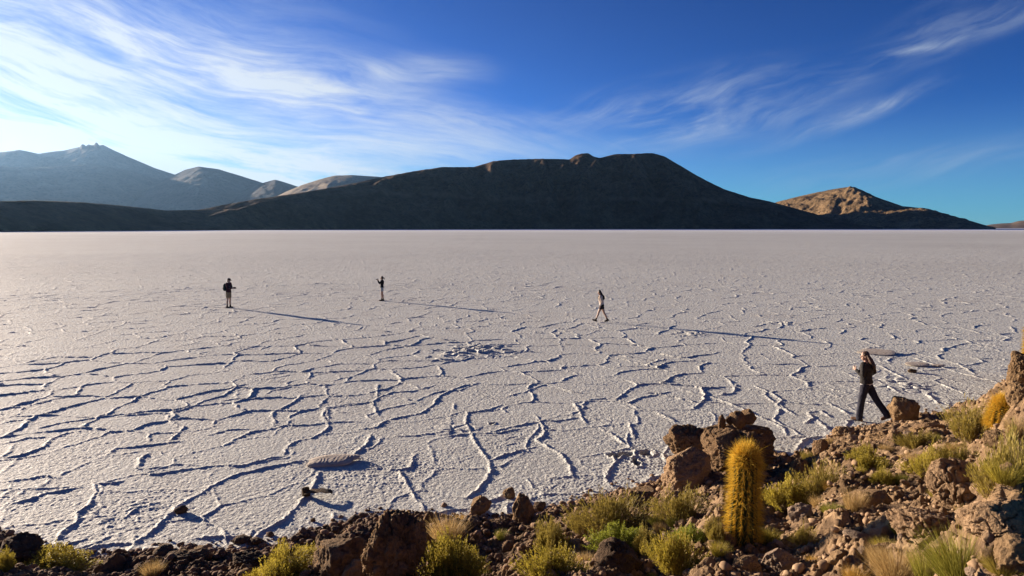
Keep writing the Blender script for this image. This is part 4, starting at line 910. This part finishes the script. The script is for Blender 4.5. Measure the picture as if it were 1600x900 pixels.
def loft(bm, st, seg=24, pw=2.3):
    """st: list of (centre, half depth x, half width y, forward unit vector, lateral unit vector)"""
    rings = []
    for c, a, b_, fx, fy in st:
        ring = []
        for k in range(seg):
            t = 2 * math.pi * k / seg; ct, s_ = math.cos(t), math.sin(t)
            ring.append(bm.verts.new(Vector(c) + fx * (a * math.copysign(abs(ct) ** (2 / pw), ct)) + fy * (b_ * math.copysign(abs(s_) ** (2 / pw), s_))))
        rings.append(ring)
    for A_, B_ in zip(rings[:-1], rings[1:]):
        for k in range(seg): bm.faces.new((A_[k], A_[(k + 1) % seg], B_[(k + 1) % seg], B_[k]))
    bm.faces.new(rings[0][::-1]); bm.faces.new(rings[-1])
def ball(bm, c, r, rot=None):
    M = Matrix.Translation(Vector(c)) @ (rot if rot is not None else Matrix.Identity(4)) @ Matrix.Diagonal((*r, 1))
    bmesh.ops.create_uvsphere(bm, u_segments=20, v_segments=14, radius=1.0, matrix=M)
def fuse(bm, name, mat, parent, voxel=0.009, smooth=5, fac=0.5, noise_=0.0):
    bmesh.ops.recalc_face_normals(bm, faces=bm.faces)
    me = bpy.data.meshes.new(name); bm.to_mesh(me); bm.free()
    tmp = bpy.data.objects.new('tmp_fuse', me); C.objects.link(tmp)
    r = tmp.modifiers.new('r', 'REMESH'); r.mode = 'VOXEL'; r.voxel_size = voxel
    if smooth: s = tmp.modifiers.new('s', 'SMOOTH'); s.factor = fac; s.iterations = smooth
    dg = bpy.context.evaluated_depsgraph_get(); out = bpy.data.meshes.new_from_object(tmp.evaluated_get(dg))
    bpy.data.objects.remove(tmp); bpy.data.meshes.remove(me); out.name = name
    n = len(out.vertices); co = np.empty(n * 3, np.float32); out.vertices.foreach_get('co', co); co = co.reshape(-1, 3)
    if noise_:
        nr = np.empty(n * 3, np.float32); out.vertices.foreach_get('normal', nr); nr = nr.reshape(-1, 3)
        co = co + nr * (noise_ * (n3(co * np.array([9, 9, 13.0]), 3) + 0.6 * n3(co * np.array([20, 20, 9.0]), 4)))[:, None]
        out.vertices.foreach_set('co', np.ascontiguousarray(co, np.float32).ravel()); out.update()
    out.polygons.foreach_set('use_smooth', np.ones(len(out.polygons), bool))
    return link(name, out, mat, parent)
class Pose: pass
def skeleton(H, lean, legs, arms, yaw=0.0, nod=0.0, twist=0.0):
    """joints of a person facing +x, left is +y. legs: per side (thigh swing, knee bend, ankle pitch) degrees; arms: (swing, abduct, elbow, turn in)"""
    k = H / 1.70; J = Pose(); J.k = k
    hip = Vector((0, 0, 0)); J.fwd = Vector((math.cos(R(lean)), 0, -math.sin(R(lean)))); J.up = Vector((math.sin(R(lean)), 0, math.cos(R(lean)))); J.lat = Vector((0, 1, 0))
    J.leg = {}
    low = 9
    for s, key in ((1, 'L'), (-1, 'R')):
        sw, kn, ank = legs[key]; h = Vector((0, s * 0.088 * k, -0.02)); kd = Vector((math.sin(R(sw)), 0, -math.cos(R(sw)))); K = h + kd * 0.42 * k
        sd = Vector((math.sin(R(sw - kn)), 0, -math.cos(R(sw - kn)))); A_ = K + sd * 0.41 * k
        fd = Vector((math.cos(R(ank)), 0, math.sin(R(ank)))); nd = Vector((-math.sin(R(ank)), 0, math.cos(R(ank))))
        heel = A_ - fd * 0.05 * k - nd * 0.05 * k; toe = A_ + fd * 0.155 * k - nd * 0.055 * k
        J.leg[key] = (h, K, A_, heel, toe, fd, nd); low = min(low, heel.z - 0.035 * k, toe.z - 0.03 * k)
    J.off = -low
    J.chest = hip + J.up * 0.36 * k; J.neck = hip + J.up * 0.545 * k; J.sh = {}; J.arm = {}
    for s, key in ((1, 'L'), (-1, 'R')):
        shd = hip + J.up * 0.495 * k + J.lat * s * 0.165 * k
        sw, ab, el_, inn = arms[key]
        d = (J.fwd * math.sin(R(sw)) * math.cos(R(ab)) - J.up * math.cos(R(sw)) * math.cos(R(ab)) + J.lat * s * math.sin(R(ab))).normalized()
        E = shd + d * 0.285 * k
        axis = d.cross(J.fwd * math.cos(R(sw)) + J.up * math.sin(R(sw))).normalized()
        f = (Matrix.Rotation(R(el_), 4, axis) @ d).normalized(); f = (f - J.lat * s * math.sin(R(inn))).normalized()
        Wr = E + f * 0.245 * k; J.arm[key] = (shd, E, Wr, f)
    J.yaw, J.nod = yaw, nod
    J.head = J.neck + J.up * 0.135 * k + J.fwd * 0.03 * k
    J.hrot = Matrix.Rotation(R(yaw), 4, 'Z') @ Matrix.Rotation(R(lean * 0.3 + nod), 4, 'Y')
    return J
def sh(J, v): return Vector(v) + Vector((0, 0, J.off))
def build_hand(bm, J, key, curl):
    shd, E, Wr, f = J.arm[key]; k = J.k; s = 1 if key == 'L' else -1
    side = (J.up - f * J.up.dot(f)); side = side.normalized() if side.length > 0.2 else J.fwd; pal = f.cross(side).normalized() * s
    b0 = sh(J, Wr)
    rot = Matrix((f, side, f.cross(side))).transposed().to_4x4()
    ball(bm, b0 + f * 0.045 * k, (0.052 * k, 0.040 * k, 0.016 * k), rot)
    for i, (o, ln) in enumerate(((-0.030, 0.062), (-0.010, 0.074), (0.010, 0.080), (0.030, 0.072))):
        p0 = b0 + f * 0.080 * k + side * o * k; c1, c2, c3 = curl * 0.5, curl * 1.2, curl * 1.8
        def dr(c): return (f * math.cos(R(c)) + pal * math.sin(R(c)))
        p1 = p0 + dr(c1) * ln * 0.42 * k; p2 = p1 + dr(c2) * ln * 0.33 * k; p3 = p2 + dr(c3) * ln * 0.25 * k
        tube(bm, [p0 - f * 0.02 * k, p0, p1, p2, p3], [0.0095 * k, 0.0095 * k, 0.009 * k, 0.008 * k, 0.007 * k], 8)
    t0 = b0 + f * 0.025 * k + side * 0.032 * k; t1 = t0 + (f * 0.6 + side * 0.55 + pal * 0.4).normalized() * 0.04 * k; t2 = t1 + (f * 0.85 + pal * 0.5).normalized() * 0.03 * k
    tube(bm, [t0 - f * 0.01 * k, t0, t1, t2], [0.013 * k, 0.013 * k, 0.011 * k, 0.009 * k], 8)
def torso_st(J, grow, levels):
    k = J.k
    return [(sh(J, J.up * z * k + J.fwd * cx * k), (dpt + grow) * k, (wid_ + grow) * k, J.fwd, J.lat) for z, cx, dpt, wid_ in levels]
BODY = [(-0.10, 0.0, 0.085, 0.13), (-0.03, -0.01, 0.112, 0.168), (0.05, 0.0, 0.105, 0.160), (0.14, 0.005, 0.092, 0.135), (0.22, 0.005, 0.098, 0.140), (0.32, 0.0, 0.115, 0.165), (0.42, -0.01, 0.112, 0.180), (0.49, -0.01, 0.09, 0.165), (0.53, -0.005, 0.062, 0.09)]
def make_person(loc, facing, J, label, colors, curl, **opt):
    """facing: world heading in degrees (0 = +x, 90 = away from the camera)"""
    e = empty('person', loc, R(facing)); k = J.k
    bm = bmesh.new(); loft(bm, torso_st(J, 0, BODY))
    tube(bm, [sh(J, J.neck - J.up * 0.05 * k), sh(J, J.neck + J.up * 0.02 * k), sh(J, J.head - J.up * 0.02 * k)], [0.058 * k, 0.050 * k, 0.050 * k])
    hc = sh(J, J.head); hr = J.hrot; up = J.hrot.to_3x3() @ Vector((0, 0, 1)); hf = J.hrot.to_3x3() @ Vector((1, 0, 0)); hl = J.hrot.to_3x3() @ Vector((0, 1, 0))
    ball(bm, hc + up * 0.025 * k - hf * 0.012 * k, (0.092 * k, 0.074 * k, 0.092 * k), hr); ball(bm, hc - up * 0.045 * k + hf * 0.022 * k, (0.062 * k, 0.056 * k, 0.066 * k), hr)
    tube(bm, [hc + hf * 0.072 * k + up * 0.012 * k, hc + hf * 0.098 * k - up * 0.024 * k], [0.010 * k, 0.014 * k], 8)
    tube(bm, [hc + hf * 0.075 * k - up * 0.058 * k + hl * 0.018 * k, hc + hf * 0.075 * k - up * 0.058 * k - hl * 0.018 * k], [0.010 * k, 0.010 * k], 8)
    for s in (1, -1): ball(bm, hc + hl * s * 0.074 * k - up * 0.008 * k - hf * 0.01 * k, (0.020 * k, 0.010 * k, 0.030 * k), hr)
    for key, s in (('L', 1), ('R', -1)):
        h, K, A_, heel, toe, fd, nd = J.leg[key]
        tube(bm, [sh(J, h), sh(J, h.lerp(K, 0.4)), sh(J, K), sh(J, K.lerp(A_, 0.33) - Vector((0.012, 0, 0))), sh(J, A_)], [0.090 * k, 0.082 * k, 0.056 * k, 0.056 * k, 0.036 * k])
        tube(bm, [sh(J, heel), sh(J, heel.lerp(toe, 0.5) + nd * 0.008), sh(J, toe)], [0.036 * k, 0.038 * k, 0.030 * k], 10)
        tube(bm, [sh(J, A_), sh(J, heel.lerp(toe, 0.25))], [0.036 * k, 0.038 * k], 10)
        shd, E, Wr, f = J.arm[key]
        tube(bm, [sh(J, shd), sh(J, shd.lerp(E, 0.5)), sh(J, E), sh(J, E.lerp(Wr, 0.3)), sh(J, Wr)], [0.058 * k, 0.047 * k, 0.038 * k, 0.039 * k, 0.026 * k], 12)
        build_hand(bm, J, key, curl[key])
    fuse(bm, 'body', SKIN, e, 0.0065, 3)
    for s in (1, -1):
        bm = bmesh.new(); ball(bm, hc + hl * s * 0.031 * k + hf * 0.074 * k + up * 0.014 * k, (0.010 * k, 0.013 * k, 0.009 * k), hr); me = bpy.data.meshes.new('eye'); bm.to_mesh(me); bm.free(); link('eye', me, EYE, e)
    # top
    bm = bmesh.new(); hem = opt.get('hem', -0.02); lv = [l for l in BODY if l[0] > hem]; lv = [(hem, 0.0, 0.110, 0.162)] + lv
    loft(bm, torso_st(J, opt.get('grow', 0.022), lv)); cuff = opt.get('cuff', 0.93)
    for key in 'LR':
        shd, E, Wr, f = J.arm[key]
        if cuff > 0.5: tube(bm, [sh(J, shd), sh(J, shd.lerp(E, 0.5)), sh(J, E), sh(J, E.lerp(Wr, 0.4)), sh(J, E.lerp(Wr, cuff))], [0.078 * k, 0.064 * k, 0.055 * k, 0.052 * k, 0.042 * k], 12)
        elif cuff > 0: tube(bm, [sh(J, shd), sh(J, shd.lerp(E, cuff))], [0.076 * k, 0.068 * k], 12)
    if opt.get('hood'): ball(bm, sh(J, J.neck - J.fwd * 0.085 * k - J.up * 0.03 * k), (0.06 * k, 0.12 * k, 0.07 * k))
    fuse(bm, opt.get('top_name', 'jacket'), colors['top'], e, 0.010, 5, 0.5, 0.006)
    if 'band' in colors:
        bm = bmesh.new(); z0 = opt.get('band_z', hem); loft(bm, torso_st(J, 0.020, [(z0 - 0.028, 0.0, 0.110, 0.163), (z0 + 0.008, 0.0, 0.110, 0.163)])); fuse(bm, opt.get('band_name', 'shirt_hem'), colors['band'], e, 0.009, 2)
    # trousers or shorts
    bm = bmesh.new(); loft(bm, torso_st(J, 0.014, [l for l in BODY if l[0] < 0.10])); fr = opt.get('leg', 1.0)
    for key in 'LR':
        h, K, A_, heel, toe, fd, nd = J.leg[key]
        if fr >= 1: tube(bm, [sh(J, h), sh(J, h.lerp(K, 0.4)), sh(J, K), sh(J, K.lerp(A_, 0.5)), sh(J, A_ - nd * 0.015 * k)], [0.105 * k, 0.099 * k, 0.080 * k, 0.078 * k, 0.080 * k])
        else: tube(bm, [sh(J, h), sh(J, h.lerp(K, fr))], [0.104 * k, 0.100 * k])
    fuse(bm, 'trousers' if fr >= 1 else 'shorts', colors['bottom'], e, 0.010, 4, 0.5, 0.006)
    for key in 'LR':
        h, K, A_, heel, toe, fd, nd = J.leg[key]; bm = bmesh.new()
        tube(bm, [sh(J, heel), sh(J, heel.lerp(toe, 0.5) + nd * 0.008), sh(J, toe)], [0.045 * k, 0.048 * k, 0.040 * k], 12); tube(bm, [sh(J, A_ + (K - A_).normalized() * 0.07 * k), sh(J, heel.lerp(toe, 0.22))], [0.048 * k, 0.046 * k], 12)
        fuse(bm, opt.get('shoe_name', 'shoe'), colors['shoe'], e, 0.009, 3)
    # hair
    bm = bmesh.new(); ball(bm, hc + up * 0.036 * k - hf * 0.026 * k, (0.094 * k, 0.086 * k, 0.092 * k), hr); ball(bm, hc - up * 0.02 * k - hf * 0.05 * k, (0.062 * k, 0.078 * k, 0.085 * k), hr)
    rsn = random.Random(int(loc[0] * 100))
    if opt.get('hair') == 'long':
        for i in range(9):
            s = (i - 4) / 4; root = hc + hl * s * 0.06 * k - hf * 0.06 * k + up * 0.02 * k
            q1 = root - up * 0.13 * k - hf * (0.035 + 0.02 * rsn.random()) * k + hl * s * 0.05 * k; q2 = q1 - up * 0.12 * k - hf * 0.04 * k + hl * (s * 0.03 + rsn.uniform(-.02, .02)) * k; q3 = q2 - up * (0.07 + 0.06 * rsn.random()) * k - hf * 0.02 * k + hl * rsn.uniform(-.03, .03) * k
            tube(bm, [root, q1, q2, q3], [0.046 * k, 0.056 * k, 0.050 * k, 0.024 * k], 8)
    elif opt.get('hair') == 'bun': ball(bm, hc + up * 0.130 * k - hf * 0.035 * k, (0.055 * k, 0.055 * k, 0.046 * k)); tube(bm, [hc - hf * 0.07 * k, hc - hf * 0.12 * k - up * 0.12 * k, hc - hf * 0.13 * k - up * 0.24 * k], [0.06 * k, 0.065 * k, 0.03 * k], 10)
    elif opt.get('hair') == 'ponytail':
        tube(bm, [hc - hf * 0.08 * k + up * 0.03 * k, hc - hf * 0.16 * k, hc - hf * 0.20 * k - up * 0.09 * k], [0.035 * k, 0.042 * k, 0.018 * k], 10)
    fuse(bm, 'hair', colors['hair'], e, 0.008, 2, 0.5, 0.008)
    if 'cap' in colors:
        bm = bmesh.new(); ball(bm, hc + up * 0.060 * k - hf * 0.012 * k, (0.103 * k, 0.092 * k, 0.085 * k), hr); c0 = hc + up * 0.052 * k
        loft(bm, [(c0 + hf * 0.06 * k - up * 0.007 * k, 0.12 * k, 0.075 * k, hf, hl), (c0 + hf * 0.06 * k + up * 0.012 * k, 0.12 * k, 0.075 * k, hf, hl)]); fuse(bm, 'cap', colors['cap'], e, 0.008, 2)
    return e
m_hair = simple_mat('brown_hair', (0.060, 0.028, 0.014), 0.5, 40.0, 0.5, 0.4); m_black_hair = simple_mat('black_hair', (0.018, 0.013, 0.010), 0.5, 40.0, 0.4, 0.4)
char = simple_mat('charcoal_knit', (0.030, 0.027, 0.025)); navy = simple_mat('navy_cotton', (0.022, 0.022, 0.034)); black = simple_mat('black_cloth', (0.012, 0.012, 0.014)); white_c = simple_mat('white_cloth', (0.62, 0.60, 0.58), 0.9, 18.0, 0.05)
brown_shoe = simple_mat('brown_leather', (0.11, 0.060, 0.035)); dark_shoe = simple_mat('dark_leather', (0.020, 0.015, 0.012)); khaki = simple_mat('khaki_cotton', (0.24, 0.18, 0.11)); pale_sh = simple_mat('pale_denim', (0.42, 0.42, 0.38), 0.9, 18.0, 0.08)
cream = simple_mat('cream_knit', (0.52, 0.42, 0.34), 0.9, 18.0, 0.08); teal = simple_mat('dark_teal_nylon', (0.012, 0.030, 0.032)); maroon = simple_mat('maroon_cloth', (0.050, 0.018, 0.022)); grey_cap = simple_mat('brown_cap', (0.05, 0.03, 0.025))
gadget = simple_mat('black_plastic', (0.012, 0.012, 0.013), 0.35)
def at_salt(px, py): w = salt_point(px, py); return (w[0], w[1], 0.004)
def scale_to(hpx, px, py): return hpx * salt_point(px, py)[1] / F_PX
# woman walking on the right
J = skeleton(scale_to(110, 1362, 658), 3, {'L': (9, 4, 2), 'R': (-31, 8, -30)}, {'L': (-2, 16, 128, 10), 'R': (-22, 24, 80, 0)}, yaw=28, nod=8)
p4 = make_person(at_salt(1351, 658), 134, J, None, dict(top=char, bottom=navy, shoe=brown_shoe, hair=m_hair, band=white_c), {'L': 55, 'R': 45}, hem=0.02, band_z=0.015, hair='long', grow=0.034)
tag(p4, 'person with long brown hair walking left in charcoal top and navy trousers', 'person', 'people on the salt')
# woman striding in the middle
J = skeleton(scale_to(49, 942, 502), 9, {'L': (24, 4, 18), 'R': (-17, 10, -16)}, {'L': (-8, 8, 35, 6), 'R': (-18, 10, 25, 0)}, nod=6)
p3 = make_person(at_salt(940, 503), 172, J, None, dict(top=cream, bottom=black, shoe=dark_shoe, hair=m_black_hair, band=white_c), {'L': 35, 'R': 35}, hem=0.10, band_z=0.075, leg=0.36, hair='bun', shoe_name='boot', top_name='sweater', cuff=0.9)
tag(p3, 'person striding left in black shorts, pale top and dark boots with hair tied up', 'person', 'people on the salt')
bm = bmesh.new(); loft(bm, [(sh(J, J.up * z + J.fwd * c_), a_, b_, J.fwd, J.lat) for z, c_, a_, b_ in ((0.26, -0.135, 0.03, 0.10), (0.30, -0.15, 0.055, 0.125), (0.44, -0.145, 0.06, 0.125), (0.50, -0.11, 0.04, 0.10))])
for s in (1, -1): tube(bm, [sh(J, J.up * 0.30 + J.fwd * -0.10 + J.lat * s * 0.12), sh(J, J.up * 0.53 + J.fwd * -0.03 + J.lat * s * 0.11), sh(J, J.up * 0.45 + J.fwd * 0.125 + J.lat * s * 0.11), sh(J, J.up * 0.32 + J.fwd * 0.13 + J.lat * s * 0.12)], [0.018] * 4, 8)
fuse(bm, 'vest', black, p3, 0.009, 3)
# woman photographing, middle left
J = skeleton(scale_to(37.5, 597, 469), -3, {'L': (3, 3, 0), 'R': (-4, 3, 0)}, {'L': (40, 6, 112, 18), 'R': (34, 6, 116, 18)}, nod=-4)
p2 = make_person(at_salt(597, 470), 188, J, None, dict(top=black, bottom=pale_sh, shoe=dark_shoe, hair=m_black_hair), {'L': 50, 'R': 50}, hem=0.0, leg=0.42, hair='ponytail', top_name='sweater')
tag(p2, 'person in black top and pale shorts raising a camera towards the left', 'person', 'people on the salt')
def gadget_at(J, person, name, label, size):
    a_ = (J.arm['L'][2] + J.arm['L'][3] * 0.09 + J.arm['R'][2] + J.arm['R'][3] * 0.09) / 2
    M = Matrix.Translation(Vector(person.location)) @ Matrix.Rotation(person.rotation_euler.z, 4, 'Z')
    bm = bmesh.new(); bmesh.ops.create_cube(bm, size=1.0, matrix=Matrix.Diagonal((size[0], size[1], size[2], 1))); bmesh.ops.bevel(bm, geom=bm.edges[:], offset=0.008, segments=2, affect='EDGES')
    tube(bm, [(size[0] * 0.3, 0, 0), (size[0] * 0.5 + 0.05, 0, 0)], [0.032, 0.030], 16)
    bmesh.ops.create_cube(bm, size=1.0, matrix=Matrix.Translation((0, 0, size[2] * 0.5 + 0.008)) @ Matrix.Diagonal((size[0] * 0.7, size[1] * 0.35, 0.03, 1)))
    me = bpy.data.meshes.new(name); bm.to_mesh(me); bm.free(); o = link(name, me, gadget)
    o.location = M @ sh(J, a_); o.rotation_euler = (0, 0, person.rotation_euler.z); return tag(o, label, 'camera')
gadget_at(J, p2, 'camera_body', 'black camera held up by the person in pale shorts', (0.05, 0.12, 0.08))
# man with a cap, left
J = skeleton(scale_to(45, 358, 480), 2, {'L': (3, 3, 0), 'R': (-3, 3, 0)}, {'L': (18, 6, 78, 16), 'R': (14, 6, 82, 16)}, nod=14)
p1 = make_person(at_salt(358, 481), -12, J, None, dict(top=maroon, bottom=khaki, shoe=dark_shoe, hair=m_black_hair, cap=grey_cap), {'L': 50, 'R': 50}, hem=-0.02, leg=0.62, top_name='jacket')
tag(p1, 'person in peaked cap, dark jacket, backpack and khaki shorts looking down', 'person', 'people on the salt')
gadget_at(J, p1, 'camera_body', 'black camera held at the waist by the person in the cap', (0.05, 0.12, 0.08))
bm = bmesh.new(); loft(bm, [(J.up * z + J.fwd * c_, a_, b_, J.fwd, J.lat) for z, c_, a_, b_ in ((0.06, -0.20, 0.06, 0.12), (0.10, -0.22, 0.10, 0.145), (0.38, -0.215, 0.10, 0.15), (0.48, -0.19, 0.075, 0.13), (0.51, -0.17, 0.04, 0.09))])
ball(bm, J.up * 0.2 + J.fwd * -0.31, (0.05, 0.11, 0.08))
for s in (1, -1): tube(bm, [J.up * 0.44 + J.fwd * -0.14 + J.lat * s * 0.11, J.up * 0.535 + J.fwd * -0.03 + J.lat * s * 0.12, J.up * 0.42 + J.fwd * 0.13 + J.lat * s * 0.12, J.up * 0.22 + J.fwd * 0.11 + J.lat * s * 0.145, J.up * 0.12 + J.fwd * -0.12 + J.lat * s * 0.15], [0.02] * 5, 8)
bp = fuse(bm, 'backpack', teal, None, 0.011, 3); bp.location = (p1.location.x, p1.location.y, p1.location.z + J.off); bp.rotation_euler = p1.rotation_euler
tag(bp, 'dark teal backpack worn by the person in the cap', 'backpack')
